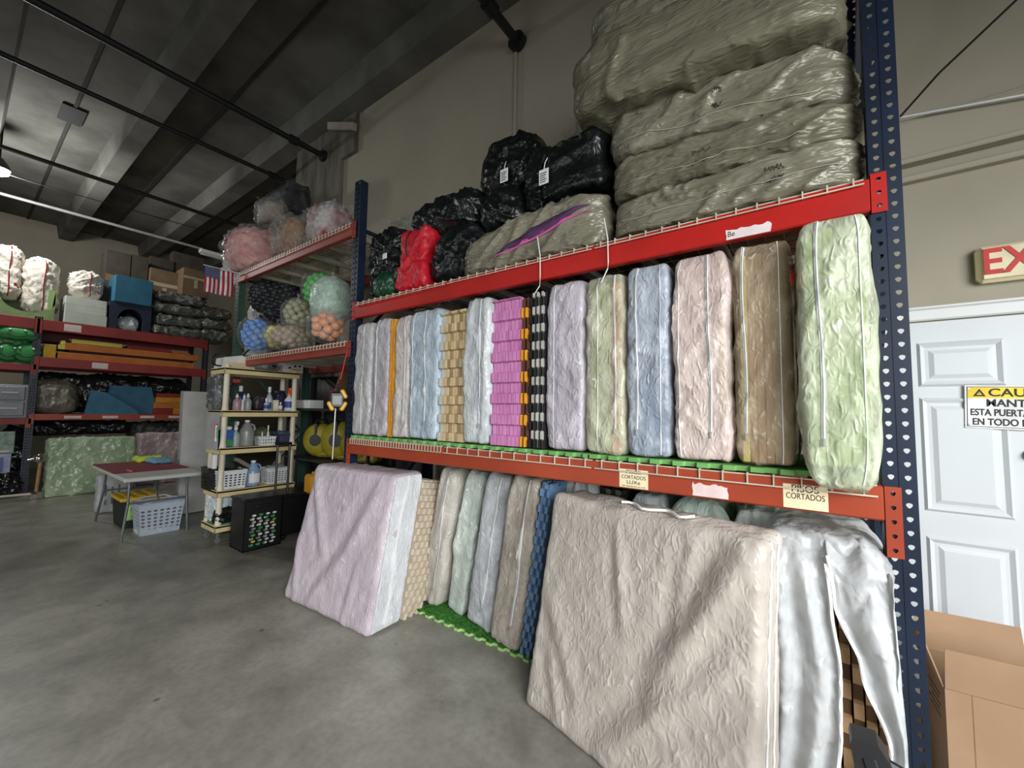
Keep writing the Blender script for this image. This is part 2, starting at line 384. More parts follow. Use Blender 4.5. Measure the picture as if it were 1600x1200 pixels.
# exit door in the right wall
def panel_door():
    x0, x1, zt = .40, 1.32, 2.08
    M_d = mat('door_white', (212, 216, 218), .42, c2=(206, 210, 212), vs=1.5)
    d = MB().box(x0, x1, 3.17, 3.2, 0, zt).build('door_1', M_d, world=True, loc=(x0, 3.2, 0)); d['kind'] = 'structure'
    for (a0, a1) in ((.495, .82), (.90, 1.225)):
        for (z0, z1) in ((1.72, 1.965), (1.045, 1.66), (.22, .91)):
            def ring(c0, c1, y0, y1):
                a = [(a0 + c0, y0, z0 + c0), (a1 - c0, y0, z0 + c0), (a1 - c0, y0, z1 - c0), (a0 + c0, y0, z1 - c0)]
                b = [(a0 + c1, y1, z0 + c1), (a1 - c1, y1, z0 + c1), (a1 - c1, y1, z1 - c1), (a0 + c1, y1, z1 - c1)]
                mb.add(a + b, [(i, (i + 1) % 4, 4 + (i + 1) % 4, 4 + i) for i in range(4)])
            mb = MB(); ring(0, .012, 3.17, 3.158); ring(.012, .03, 3.158, 3.169); ring(.03, .045, 3.169, 3.168); ring(.045, .065, 3.168, 3.158)
            mb.add([(a0 + .065, 3.158, z0 + .065), (a1 - .065, 3.158, z0 + .065), (a1 - .065, 3.158, z1 - .065), (a0 + .065, 3.158, z1 - .065)], [(0, 1, 2, 3)])
            mb.build('door_panel', M_d, d, 0, world=True)
    mb = MB().cyl((1.0, 3.17, 1.37), (1.0, 3.13, 1.37), .02, n=12)
    k = MB().cyl((.885, 3.17, 1.37), (.885, 3.155, 1.37), .028, n=14).cyl((.885, 3.155, 1.37), (.885, 3.13, 1.37), .012).build('door_lock', mat('steel', (170, 170, 170), .3, .9), d, world=True)
    c = MB().box(x0 - .1, x0 - .005, 3.175, 3.2, 0, zt + .01, .006).box(x1 + .005, x1 + .1, 3.175, 3.2, 0, zt + .01, .006).box(x0 - .12, x1 + .12, 3.17, 3.2, zt + .01, zt + .075, .008).box(x0 - .13, x1 + .13, 3.165, 3.2, zt + .075, zt + .09, .004)
    struct('trim_21', c, M_white)
panel_door()
# exit sign above it
M_ivory = mat('ivory_plastic', (226, 214, 172), .45, c2=(218, 205, 160)); M_red = mat('sign_red', (206, 38, 30), .5)
t = thing('exit_sign', 'cream plastic exit sign with red letters on the wall above the door', 'sign', (.91, 3.2, 2.26))
MB().box(-.175, .175, -.06, 0, 0, .195, .022).build('sign_body', M_ivory, t)
MB().box(-.155, .155, -.064, -.058, .015, .18, .004).build('sign_face', mat('ivory_face', (236, 226, 186), .5), t)
text('letters', 'EXIT', .19, M_red, t, (0, -.066, .098), sx=.82, ext=.002, bold=.018)
# caution sign fixed on the door
t = thing('caution_sign', 'white metal caution sign with a yellow band screwed on the door', 'sign', (.66, 3.155, 1.5), ry=.03)
MB().box(0, .40, -.003, .003, 0, .225, .002).build('sign_plate', mat('sign_white', (238, 238, 236), .45), t)
M_ink = mat('black_ink', (18, 18, 18), .6)
MB().box(.008, .392, -.0036, -.003, .008, .011).box(.008, .392, -.0036, -.003, .214, .217).box(.008, .011, -.0036, -.003, .008, .217).box(.389, .392, -.0036, -.003, .008, .217).build('border', M_ink, t)
MB().box(.011, .389, -.0038, -.003, .158, .214).build('caution_band', mat('sign_yellow', (248, 214, 34), .5), t)
MB().add([(.03, -.0042, .167), (.076, -.0042, .167), (.053, -.0042, .207), (.043, -.0042, .1745), (.063, -.0042, .1745), (.053, -.0042, .192)], [(0, 1, 4, 3), (1, 2, 5, 4), (2, 0, 3, 5)]).box(.0515, .0545, -.0043, -.004, .18, .187).build('warning_triangle', M_ink, t)
for x in (.015, .385):
    for z in (.018, .207): MB().cyl((x, -.003, z), (x, -.006, z), .005, n=10).build('screw', mat('steel', (170, 170, 170), .3, .9), t)
text('letters', 'CAUTION', .056, M_ink, t, (.083, -.0042, .1855), sx=1.12, align='LEFT', bold=.02)
for z, s, k in ((.132, 'MANTENER', 1.05), (.083, 'ESTA PUERTA CERRADA', .86), (.034, 'EN TODO MOMENTO', .93)):
    text('letters', s, .052 if k > 1 else .048, M_ink, t, (.2, -.0042, z), bold=.02, fit=.4 * (.62, .9, .86)[('MANTENER', 'ESTA PUERTA CERRADA', 'EN TODO MOMENTO').index(s)])
o = MB().tube([(.47, 3.12, 3.28), (.62, 3.05, 3.42), (.97, 2.9, 3.66), (1.6, 2.6, 4.2)], .006, 6).build('black_cable', M_pipe, smooth=60); tag(o, 'thin black cable strung diagonally across the wall above the exit sign', 'cable')
o = MB().tube([(.47, 3.13, 3.28), (1.1, 3.12, 3.17), (2.0, 3.13, 3.16)], .007, 6).build('white_cable', M_white, smooth=60); tag(o, 'thin white cable sagging along the wall ledge above the exit sign', 'cable')

# ------------------------------------------------------------------ pallet racking
M_blue = mat('rack_blue_paint', (20, 34, 54), .4, c2=(15, 26, 43), vs=3)
M_redb = mat('rack_red_paint', (180, 27, 19), .4, c2=(160, 22, 16), vs=2.5)
M_orange = mat('rack_orange_paint', (164, 66, 36), .45, c2=(146, 54, 28), vs=2.5)
M_brnor = mat('rack_brown_orange_paint', (150, 58, 40), .5, c2=(130, 48, 34), vs=2.5)
M_dkred = mat('rack_dark_red_paint', (150, 50, 42), .5, c2=(128, 38, 34), vs=2.5)
M_green = mat('rack_green_paint', (44, 76, 64), .5, c2=(36, 64, 54))
M_wire = mat('deck_wire', (214, 206, 184), .45, .25)
TEAR = [(-.3, -.45), (0, -.62), (.3, -.45), (.62, .1), (.5, .5), (0, .66), (-.5, .5), (-.62, .1)]
def holed(mb, cx, w, z0, z1, y, pitch=.05, hr=.0155, th=.003, turn=0):
    """perforated steel strip: every slot is a real opening"""
    n = max(1, round((z1 - z0) / pitch)); p = (z1 - z0) / n
    for i in range(n):
        zc = z0 + (i + .5) * p; a, b = w / 2, p / 2
        out = [(-a, -b), (0, -b), (a, -b), (a, 0), (a, b), (0, b), (-a, b), (-a, 0)]
        inn = [(u * hr, v * hr) for u, v in TEAR]
        q = lambda u, v, yy: (cx + u, yy, zc + v) if not turn else (yy, cx + u, zc + v)
        vs = [q(u, v, y) for u, v in out] + [q(u, v, y) for u, v in inn] + [q(u, v, y + th) for u, v in inn]
        mb.add(vs, [(k, (k + 1) % 8, 8 + (k + 1) % 8, 8 + k) for k in range(8)] + [(8 + k, 8 + (k + 1) % 8, 16 + (k + 1) % 8, 16 + k) for k in range(8)])
def upright(x0, y, z1, m, parent, back=False):
    mb = MB(); w = .09; s = 1 if not back else -1
    holed(mb, x0 + .0215, .043, 0, z1, y, th=.003 * s); holed(mb, x0 + .0685, .043, 0, z1, y, th=.003 * s)
    mb.box(x0 + .043, x0 + .047, y - .002 * s, y + .004 * s, 0, z1)
    for xa, xb in ((x0 - .003, x0), (x0 + w, x0 + w + .003)): mb.box(xa, xb, y, y + .075 * s, 0, z1)
    o = mb.build('upright', m, parent, 0, world=True)
    MB().box(x0 - .03, x0 + w + .03, y - .03, y + .1 * s, 0, .008).build('base_plate', m, parent, 0, world=True)
    return o
def braces(x, y0, y1, z1, m, parent):
    z = .2; k = 0
    while z < z1 - .1:
        MB().box(x - .015, x + .015, y0, y1, z, z + .03).build('brace', m, parent, 0, world=True)
        if z + 1.0 < z1:
            mb = MB(); a, b = (Vector((x, y0, z)), Vector((x, y1, z + 1.0))) if k % 2 == 0 else (Vector((x, y1, z)), Vector((x, y0, z + 1.0)))
            mb.cyl(a, b, .018, n=4); mb.build('brace', m, parent, 0, world=True)
        z += 1.0; k += 1
def beam(x0, x1, y, z0, z1, m, parent, conn, hole=None):
    o = MB().box(x0, x1, y, y + .05, z0, z1, .006).build('beam', m, parent, 0, world=True)
    for (cx, d) in ((x0, -1), (x1, 1)):
        mb = MB(); holed(mb, cx + d * .024, .048, conn[0], conn[1], y + .004, .05, .013, .004)
        mb.box(cx - .004 * (d < 0), cx + .004 * (d > 0), y, y + .05, conn[0], conn[1])
        mb.build('connector', m, o, 0, world=True)
    return o
def deck(x0, x1, y0, y1, z, pitch, parent, drop=.045, r=.0028):
    mb = MB(); n = max(2, round((x1 - x0) / pitch)); p = (x1 - x0) / n
    for i in range(n):
        x = x0 + (i + .5) * p
        mb.box(x - r, x + r, y0, y1, z, z + 2 * r).box(x - r, x + r, y0 - 2 * r, y0, z - drop, z + 2 * r)
    mb.box(x0 + .01, x1 - .01, y0 - 4 * r, y0 - 2 * r, z - drop, z - drop + 2 * r)
    for i in range(9): y = lerp(y0 + .01, y1, i / 8); mb.box(x0 + .01, x1 - .01, y - r, y + r, z - 2 * r, z)
    mb.build('wire_deck', M_wire, parent, 0, world=True)
    for i in range(3):                                         # channels under the mesh
        x = lerp(x0, x1, (i + .5) / 3); MB().box(x - .03, x + .03, y0 + .055, y1, z - .045, z - .006).build('deck_channel', M_wire, parent, 0, world=True)
RY = 2.1
rack = thing('pallet_rack', 'near pallet rack bay with blue uprights, red upper and orange lower beams', 'rack', (-1.53, RY, 0))
for (x, z1) in ((-3.37, 3.66), (.22, 4.3)):
    upright(x, RY, z1, M_blue, rack); upright(x, 3.09, z1, M_blue, rack, True); braces(x + .045, RY + .08, 3.02, z1, M_blue, rack)
beam_up = beam(-3.28, .22, RY - .012, 2.36, 2.495, M_redb, rack, (2.35, 2.51)); beam(-3.28, .22, 3.04, 2.36, 2.495, M_redb, rack, (2.35, 2.51))
beam_lo = beam(-3.28, .22, RY - .012, 1.16, 1.29, M_orange, rack, (1.03, 1.29)); beam(-3.28, .22, 3.04, 1.16, 1.29, M_orange, rack, (1.03, 1.29))
xs = [-3.27, -2.12, -.96, .21]
for i in range(3):
    deck(xs[i], xs[i + 1], RY - .016, 3.08, 1.293, (.033, .1, .1)[i], rack)
    deck(xs[i], xs[i + 1], RY - .016, 3.08, 2.498, .085, rack, drop=.03)
rack2 = thing('pallet_rack', 'farther pallet rack bay with a green end upright, holding the bags of balls', 'rack', (-4.55, RY, 0))
upright(-5.99, RY, 3.4, M_green, rack2); upright(-5.99, 3.09, 3.4, M_green, rack2, True); braces(-5.945, RY + .08, 3.02, 3.4, M_green, rack2)
for (z0, z1) in ((2.05, 2.16), (3.15, 3.27)):
    beam(-5.9, -3.37, RY - .012, z0, z1, M_brnor, rack2, (z0 - .03, z1 + .01)); beam(-5.9, -3.37, 3.04, z0, z1, M_brnor, rack2, (z0 - .03, z1 + .01))
    deck(-5.89, -4.64, RY - .016, 3.08, z1 + .003, .06, rack2); deck(-4.63, -3.38, RY - .016, 3.08, z1 + .003, .06, rack2)
# paper signs stuck on the beams
M_paper = mat('buff_paper', (232, 216, 178), .8, c2=(224, 206, 164), vs=9); M_torn = mat('torn_paper', (226, 208, 204), .8, c2=(214, 190, 186), vs=14)
def ragged(x0, x1, z0, z1, seed, j=.006):
    rnd = random.Random(seed); P = []
    for a, b, n in (((x0, z0), (x1, z0), 4), ((x1, z0), (x1, z1), 3), ((x1, z1), (x0, z1), 12), ((x0, z1), (x0, z0), 3)):
        for i in range(n): P.append((lerp(a[0], b[0], i / n) + rnd.uniform(-j, j) * .5, lerp(a[1], b[1], i / n) - (rnd.uniform(0, j * 2) if n == 12 else 0)))
    return P
def paper(label, px, lines, seed=None, m=None):
    (a, b) = onY(*px[0], RY - .02), onY(*px[1], RY - .02); x0, x1, z0, z1 = a.x, b.x, min(a.z, b.z), max(a.z, b.z)
    t = thing('paper_sign', label, 'sign', (x0, RY - .0127, z0))
    mb = MB()
    if seed: mb.prism([(p[0] - x0, p[1] - z0) for p in ragged(x0, x1, z0, z1, seed)], -.001, .0005, 'y')
    else: mb.box(0, x1 - x0, -.001, .0005, 0, z1 - z0)
    mb.build('sheet', m or M_paper, t, 0)
    for (s, sz, fx, fz, k) in lines: text('letters', s, sz, M_ink, t, ((x1 - x0) * fx, -.0016, (z1 - z0) * fz), fit=k * (x1 - x0), ext=.0002)
paper('small buff paper label on the orange beam reading pisos cortados luxe', ((967, 732), (1012, 766)), [('PISOS', .026, .5, .86, .5), ('CORTADOS', .026, .5, .57, .84), ('LUXe', .026, .5, .3, .46), ('DE MEDIDAS 60 CM', .009, .5, .08, .8)])
paper('large buff paper label near the right end of the orange beam reading pisos cortados', ((1223, 755), (1295, 801)), [('PISOS', .042, .5, .82, .6), ('CORTADOS', .034, .5, .5, .86)])
paper('torn whitish paper remnant on the orange beam between the two buff labels', ((1081, 753), (1137, 781)), [], 5, M_torn)
paper('torn white label with blue handwriting on the red beam', ((1134, 359), (1205, 360)), [('Be', .035, .12, .5, .16)], 9, mat('white_sticker', (228, 214, 212), .6))
# ------------------------------------------------------------------ foam mats and zipped bags
def teeth(h, p, d, ph, y0=0):
    """front edge outline of a puzzle mat: (y,z) points climbing a toothed edge"""
    P = []; z = 0; k = ph
    while z < h - 1e-6:
        z2 = min(h, z + p); y = y0 if k % 2 == 0 else y0 + d; s = min(.004, (z2 - z) * .2)
        P += [(y, z + s), (y, z2 - s)]; z = z2; k += 1
    return P
def tile_mesh(t, dep, h, p=.062, d=.022, ph=0):
    P = teeth(h, p, d, ph); top = [(y, h - (d if (k // 2) % 2 else 0)) for k, y in enumerate([d + .03 + i * p / 1 for i in range(int((dep - .1) / p)) for _ in (0, 1)])]
    top = []
    y = .05; k = ph
    while y < dep - .05:
        y2 = min(dep - .05, y + p); top += [(y + .003, h - (d if k % 2 else 0)), (y2 - .003, h - (d if k % 2 else 0))]; y = y2; k += 1
    return MB().prism(P + top + [(dep, h - d), (dep, 0)], -t / 2 + .0022, t / 2 - .0022, 'x')
def tile_stack(label, x0, x1, yf, zb, n, mats, group=None, h=.96, dep=.9, p=.062, alt=True, ry=0, d=.022, rz=0):
    t = thing('foam_mat_stack', label, 'foam mats', ((x0 + x1) / 2, yf, zb), group=group, ry=ry, rz=rz)
    w = x1 - x0; th = w / n; meshes = {}
    for i in range(n):
        m = mats[i % len(mats)]; ph = i % 2 if alt else 0; key = (m.name, ph)
        if key not in meshes:
            me = tile_mesh(th, dep, h, p, d, ph).mesh('foam_tile'); me.materials.append(m); meshes[key] = me
        share('foam_tile', meshes[key], t, (-w / 2 + (i + .5) * th, (.004 if i % 3 == 1 else 0), 0))
    return t
ZIP_T = mat('zip_tape', (236, 236, 234), .55, c2=(226, 226, 222)); ZIP_L = mat('zip_teeth', (150, 152, 156), .4)
def zipper(b, t, cx, z0=-.72, z1=.97, face=-1, wd=.05):
    n = 46; path = [(cx + .04 * math.sin(i * .13), face, lerp(z0, z1, i / n)) for i in range(n + 1)]
    w = b.a[0]
    z = b.strip(MB(), path, .011 / w, .004, 0).build('zipper_tape', ZIP_T, t, 60)
    b.strip(MB(), path, .003 / w, .0065, 0).build('zipper_teeth', ZIP_L, z, 60)
    p = b.S(*path[0], off=.009); MB().box(p.x - .005, p.x + .005, p.y - .004, p.y + .002, p.z - .03, p.z, .002).build('zipper_pull', ZIP_L, z)
def seam(b, t, cx, face=-1):
    path = [(cx, face, lerp(-.97, .97, i / 46)) for i in range(47)]
    b.strip(MB(), path, .004 / b.a[0], .003, 0).build('seam', ZIP_T, t, 60)
def standbag(label, x0, x1, yf, zb, h, fm, cm, seed, group, dep=.92, amp=.012, ry=0, zx=None, sx=None, shape=None, n=(14, 16, 60), r=.035, rz=0, rx=0, edge=None, fz=.6):
    w = x1 - x0
    t = thing('zipped_mat_bag', label, 'bag', ((x0 + x1) / 2, yf + dep / 2, zb), group=group, ry=ry, rz=rz, rx=rx)
    mb = MB(); k = max(1, round((w - .05) / .03)); e = (w - .05) / k
    for i in range(k):
        j = .004 if i % 2 else 0
        mb.box(-w / 2 + .025 + i * e + .001, -w / 2 + .025 + (i + 1) * e - .001, -dep / 2 + .028 + j, dep / 2 - .03, .012, h - .05 - j, .004)
        if edge and (i if edge[2] < 0 else k - 1 - i) == edge[1] - 1 and edge[2] < 0: mb.build('edge_mats', edge[0], t, 0); mb = MB()
        if edge and edge[2] > 0 and k - 1 - i == edge[1]: mb.build('foam_mats', cm, t, 0); mb = MB()
    mb.build('edge_mats' if edge and edge[2] > 0 else 'foam_mats', edge[0] if edge and edge[2] > 0 else cm, t, 0)
    b = Bag(w, dep, h, r, n, amp, seed, shape, fz=fz, dirx=.6 if fz > .5 else .35)
    b.mb().build('bag_film', fm, t, 70)
    if zx is not None: zipper(b, t, zx)
    if sx is not None: seam(b, t, sx)
    return t, b
def topper(k=.1, sag=0):
    def f(p, w, d, h):
        t = max(0, (p.z / h + .5 - .88) / .12)
        p.x *= 1 - k * t * t; p.y = p.y * (1 - .05 * t * t)
        b = max(0, 1 - (p.z / h + .5) / .1); p.x *= 1 - .08 * b * b
        return p
    return f
F = lambda n, c, **k: film('film_' + n, c, **k)
CM = lambda n, c, c2=None: mat('foam_' + n, c, .8, c2=c2, vs=2.5, bump=.1)
ZB = 1.327; G_mid = 'zipped mat bags on the middle shelf of the near rack'
# light green puzzle mats lying on the wire deck
M_lime = mat('foam_lime', (112, 168, 92), .75, c2=(96, 150, 78), vs=3)
for k, (a, b, lb) in enumerate(((-3.26, -2.14, 'light green puzzle mat under the grey and blue bags, left on the middle shelf'), (-2.13, -1.0, 'light green puzzle mat lying under the pink and black mat stacks'), (-.99, .2, 'light green puzzle mat under the tall bags at the right of the middle shelf'))):
    P = []; x = a; i = 0
    while x < b - 1e-6:
        x2 = min(b, x + .055); y = RY - .012 + (.022 if i % 2 else 0); P += [(x + .004, y), (x2 - .004, y)]; x = x2; i += 1
    tag(MB().prism([(p[0], p[1]) for p in P] + [(b, 3.0), (a, 3.0)], 1.3, 1.322, 'z').build('puzzle_mat', M_lime, smooth=0, world=True, loc=(a, RY, 1.3)), lb, 'mat', 'light green mats under the bags')
YF = 2.095
standbag('grey bag first from the left upright on the middle shelf', -3.265, -3.02, YF, ZB, .99, F('grey', (196, 194, 194), a0=.6), CM('grey', (150, 148, 152)), 1, G_mid, zx=None, sx=.1, shape=topper(.2), amp=.014)
standbag('grey lilac bag second from the left upright, beside the orange mat', -3.0, -2.785, YF, ZB, 1.0, F('lilac', (198, 192, 196), a0=.6), CM('lilac', (152, 142, 152)), 2, G_mid, zx=-.5, shape=topper(.25), amp=.012)
M_or = mat('foam_orange', (226, 158, 44), .8, c2=(206, 136, 30))
tile_stack('thin stack of orange yellow mats squeezed between the grey and cream bags', -2.78, -2.725, YF + .01, ZB, 3, [M_or], h=.97, alt=False, d=.004)
standbag('narrow cream bag between the thin orange mats and the pale blue bag', -2.72, -2.535, YF, ZB, .99, F('cream', (214, 206, 200), a0=.6), CM('cream', (196, 176, 160)), 3, G_mid, zx=.45, shape=topper(.3), amp=.014)
standbag('wide pale blue bag beside the beige puzzle mats', -2.53, -2.205, YF, ZB, 1.0, F('paleblue', (196, 210, 220), a0=.5), CM('paleblue', (132, 164, 190)), 4, G_mid, zx=.15, sx=-.7, shape=topper(.12))
M_b1 = mat('foam_beige', (216, 196, 156), .8, c2=(196, 172, 130), vs=9); M_b2 = mat('foam_tan', (176, 148, 106), .8, c2=(152, 124, 86), vs=9); M_bc = mat('foam_pale_blue_grey', (196, 202, 196), .8)
tile_stack('stack of beige and cream puzzle mats standing between the pale blue and clear white bags', -2.2, -1.945, YF + .01, ZB, 9, [M_bc, M_b1, M_b1, M_b2, M_b1, M_b1, M_b2, M_b1, M_b1], h=.95, p=.066, alt=False, d=.026)
standbag('clear white bag with a long fold between the beige and pink mat stacks', -1.935, -1.705, YF - .02, ZB, 1.0, F('clearwhite', (222, 226, 226), a0=.45, rough=.25), CM('bluegrey', (160, 176, 190)), 5, G_mid, fz=.28, zx=.3, shape=topper(.15), amp=.018)
M_pk = mat('foam_pink', (208, 138, 186), .75, c2=(188, 112, 164), vs=5); M_pu = mat('foam_purple', (150, 96, 148), .8)
tile_stack('stack of pink puzzle mats standing on edge', -1.70, -1.475, YF + .005, ZB, 8, [M_pk], h=.96, p=.068, alt=False, d=.024)
tile_stack('thin stack of yellow and brown mats between the pink and black puzzle mats', -1.47, -1.41, YF + .01, ZB, 4, [M_or, mat('foam_brown', (92, 54, 36), .8)], h=.95, p=.068, alt=True)
M_bk = mat('foam_black', (26, 26, 27), .7, c2=(20, 20, 20)); M_gw = mat('foam_grey_white', (190, 188, 180), .8)
tile_stack('stack of black and grey puzzle mats in a checker on the middle shelf', -1.405, -1.285, YF + .01, ZB, 7, [M_bk, M_gw, M_bk, M_gw, M_bk, M_gw, M_bk], h=.97, p=.055, alt=True, d=.02)
standbag('plain grey lilac bag to the right of the black puzzle mats', -1.275, -1.03, YF, ZB, 1.0, F('lilac2', (206, 198, 206), a0=.6), CM('lilac', (152, 142, 152)), 6, G_mid, sx=-.55, shape=topper(.12))
standbag('light green bag with a peach right side between the lilac and blue bags', -1.02, -.79, YF, ZB, 1.0, F('greenpeach', (204, 204, 180), a0=.35, a1=.8, c2=(200, 200, 172)), CM('green2', (150, 164, 92), (140, 156, 86)), 7, G_mid, edge=(CM('peach', (230, 160, 112)), 2, 1), zx=.55, sx=-.3, shape=topper(.15), amp=.015)
standbag('blue bag third from the right on the middle shelf, left of the pinkish beige one', -.78, -.555, YF, ZB, 1.01, F('blue', (182, 190, 200), a0=.42), CM('blue', (104, 136, 172)), 8, G_mid, zx=-.5, sx=.6, shape=topper(.15))
standbag('pinkish beige bag with a zip right of centre and a yellow edge', -.545, -.285, YF, ZB, 1.015, F('beigepink', (218, 204, 192), a0=.55, c2=(220, 200, 194)), CM('beigepink', (202, 168, 148)), 9, G_mid, edge=(CM('yellow', (222, 206, 100)), 1, 1), zx=.3, sx=-.75, shape=topper(.18), amp=.016)
standbag('brown bag showing wood coloured mats, second from the right end', -.275, -.04, YF, ZB, 1.01, F('brown', (206, 188, 160), a0=.3, a1=.65, c2=(196, 176, 146)), CM('brown2', (150, 114, 74), (176, 140, 96)), 10, G_mid, edge=(CM('yellow', (222, 206, 100)), 1, -1), zx=-.62, sx=.55, shape=topper(.08))
def bulge(p, w, d, h):
    p = topper(.14)(p, w, d, h); t = p.z / h + .5
    if p.y < -.3 and t < .2: p.z -= .075 * (1 - t / .2) * min(1, (-p.y - .3) / .07)
    if t < .14: p.x *= 1 - .22 * (1 - t / .14) ** 2
    return p
bulge.neg = True
standbag('big pale green bag sticking out over the beam beside the right upright', -.03, .213, 1.955, ZB + .022, .99, F('bigreen', (206, 210, 186), a0=.42, a1=.9, c2=(196, 206, 172)), CM('biggreen', (140, 176, 92), (166, 182, 104)), 11, G_mid, zx=-.42, sx=.62, shape=bulge, amp=.013, n=(24, 18, 80), r=.04)

# --- lower row on the floor
G_low = 'bagged mats on the floor under the near rack'
def turf():
    m, nt, b = nodes_of('grass_turf'); v = coords(nt)
    nt.links.new(rampn(nt, noisen(nt, v, 60, 4), lin((18, 78, 14)), lin((74, 158, 44))), b.inputs['Base Color']); b.inputs['Roughness'].default_value = .9
    bumpn(nt, b, noisen(nt, v, 150, 3), 1.0, .02); return m
M_turf = turf()
for (a, b, lb) in ((-2.48, -1.9, 'green artificial turf puzzle mat on the floor beside the beige checker mats'), (-1.89, -1.3, 'green artificial turf puzzle mat on the floor beside the big beige bag')):
    t = thing('turf_mat', lb, 'mat', (a, 2.2, 0), group='turf mats on the floor'); P = []; x = a; i = 0
    while x < b - 1e-6:
        x2 = min(b, x + .05); y = 2.2 + (.022 if i % 2 else 0); P += [(x - a + .004, y - 2.2), (x2 - a - .004, y - 2.2)]; x = x2; i += 1
    P = P + [(b - a, .85), (0, .85)]
    MB().prism(P, .001, .018, 'z').build('foam_base', mat('turf_base', (170, 206, 130), .8), t, 0)
    MB().prism([(q[0], q[1] + .004) for q in P], .018, .026, 'z').build('grass_surface', M_turf, t, 0)
# leaning bag with pale pink mats in front, beige checker mats behind it
def fold(x, t, a, b, wd):
    """raised ridge along a line from a to b in the face of a hanging sheet"""
    ax, at = a; bx, bt = b; L = math.hypot(bx - ax, bt - at); u = ((x - ax) * (bx - ax) + (t - at) * (bt - at)) / L / L
    if u < -.1 or u > 1.1: return 0
    dd = ((x - ax) * (bt - at) - (t - at) * (bx - ax)) / L
    e = math.sin(max(0, min(1, u)) * PI) ** .5
    return e * (math.exp(-(dd / wd) ** 2) - .6 * math.exp(-((dd - wd * 1.8) / wd) ** 2))
def drape(p, w, d, h):
    t = p.z / h + .5
    if p.y < -.1:
        p.y -= .028 * fold(p.x, t, (-.48, .98), (-.12, .38), .05) + .026 * fold(p.x, t, (.42, .95), (.02, .2), .06) + .02 * fold(p.x, t, (-.5, .5), (-.35, .0), .04) + .018 * fold(p.x, t, (.1, .45), (-.2, .02), .05) + .012 * fold(p.x, t, (.3, .4), (.25, .0), .03)
    p.y += .2 * t - .02; p.x += .04 * t * (1 if p.x < 0 else .4)
    p.x *= 1 + .03 * (1 - t)
    return p
t, b = standbag('large pale pink white bag leaning in front at the left end of the rack', -3.52, -2.47, 1.74, 0, 1.07, F('pinkwhite', (210, 200, 204), a0=.72, c2=(202, 186, 196), scale=15, bump=.5, crease=.3), CM('pinkinside', (208, 170, 188)), 12, G_low, fz=1, dep=.3, rz=math.radians(3), shape=drape, amp=.005, n=(56, 12, 58), r=.05, zx=None)
for ch in t.children:
    if ch.name.startswith('foam_mats'):
        for v in ch.data.vertices: v.co.y += .2 * v.co.z / 1.07 - .02; v.co.x *= .97
path = [(1, -.2 + .1 * math.sin(i * .2), lerp(-.9, .97, i / 40)) for i in range(41)]
path2 = [(1, -.05, lerp(-.96, .97, i / 40)) for i in range(41)]
b.strip(MB(), path2, .8, .009, 1).build('white_side_panel', film('film_side_white', (232, 234, 236), a0=.75, a1=.98, rough=.28), t, 60)
b.strip(MB(), path, .012 / .3, .013, 1).build('zipper_tape', ZIP_T, t, 60)
M_ck1 = mat('foam_checker_beige', (206, 194, 174), .8, c2=(190, 174, 150), vs=9)
st = thing('foam_mat_stack', 'leaning stack of beige checker puzzle mats behind the pale pink bag', 'foam mats', (-2.46, 2.06, 0), rx=-.17, rz=math.radians(2))
for ph in (0, 1):
    me = tile_mesh(.03, 1.0, 1.02, .05, .024, ph).mesh('foam_tile'); me.materials.append(M_ck1)
    for i in range(ph, 7, 2): share('foam_tile', me, st, (0, .02 + i * .03, 0), rot=(0, 0, PI / 2))
# rows standing on the turf, all leaning to the right
LR = .16
standbag('cream bag leaning beside the beige checker mats, first of the lower row', -2.56, -2.37, 2.32, .03, 1.08, F('cream_low', (214, 208, 196), a0=.65), CM('cream', (196, 176, 160)), 13, G_low, fz=.28, dep=.7, ry=LR, shape=topper(.2), amp=.018, zx=.3)
standbag('clear bag with a faint green tint, second of the lower row', -2.31, -2.13, 2.34, .03, 1.08, F('cleargreen', (212, 220, 210), a0=.5, rough=.28), CM('mintgrey', (170, 190, 176)), 14, G_low, fz=.28, dep=.7, ry=LR, shape=topper(.3), amp=.022)
standbag('clear grey bag with a long bright fold, third of the lower row', -2.06, -1.82, 2.28, .03, 1.1, F('cleargrey', (204, 206, 208), a0=.5, rough=.26), CM('greyblue', (146, 148, 156)), 15, G_low, fz=.28, dep=.75, ry=LR, shape=topper(.22), amp=.02, zx=.2)
standbag('grey brown bag beside the blue puzzle mat in the lower row', -1.77, -1.53, 2.2, .03, 1.12, F('greybrown', (186, 176, 162), a0=.5), CM('greybrown', (130, 114, 96)), 16, G_low, fz=.28, dep=.8, ry=LR * .9, shape=topper(.16), amp=.016, zx=.35)
tile_stack('narrow stack of blue puzzle mats beside the big beige bag', -1.515, -1.44, 2.2, .03, 3, [mat('foam_blue', (28, 50, 76), .75, c2=(22, 40, 64))], h=1.09, dep=.8, p=.05, ry=LR * .85)
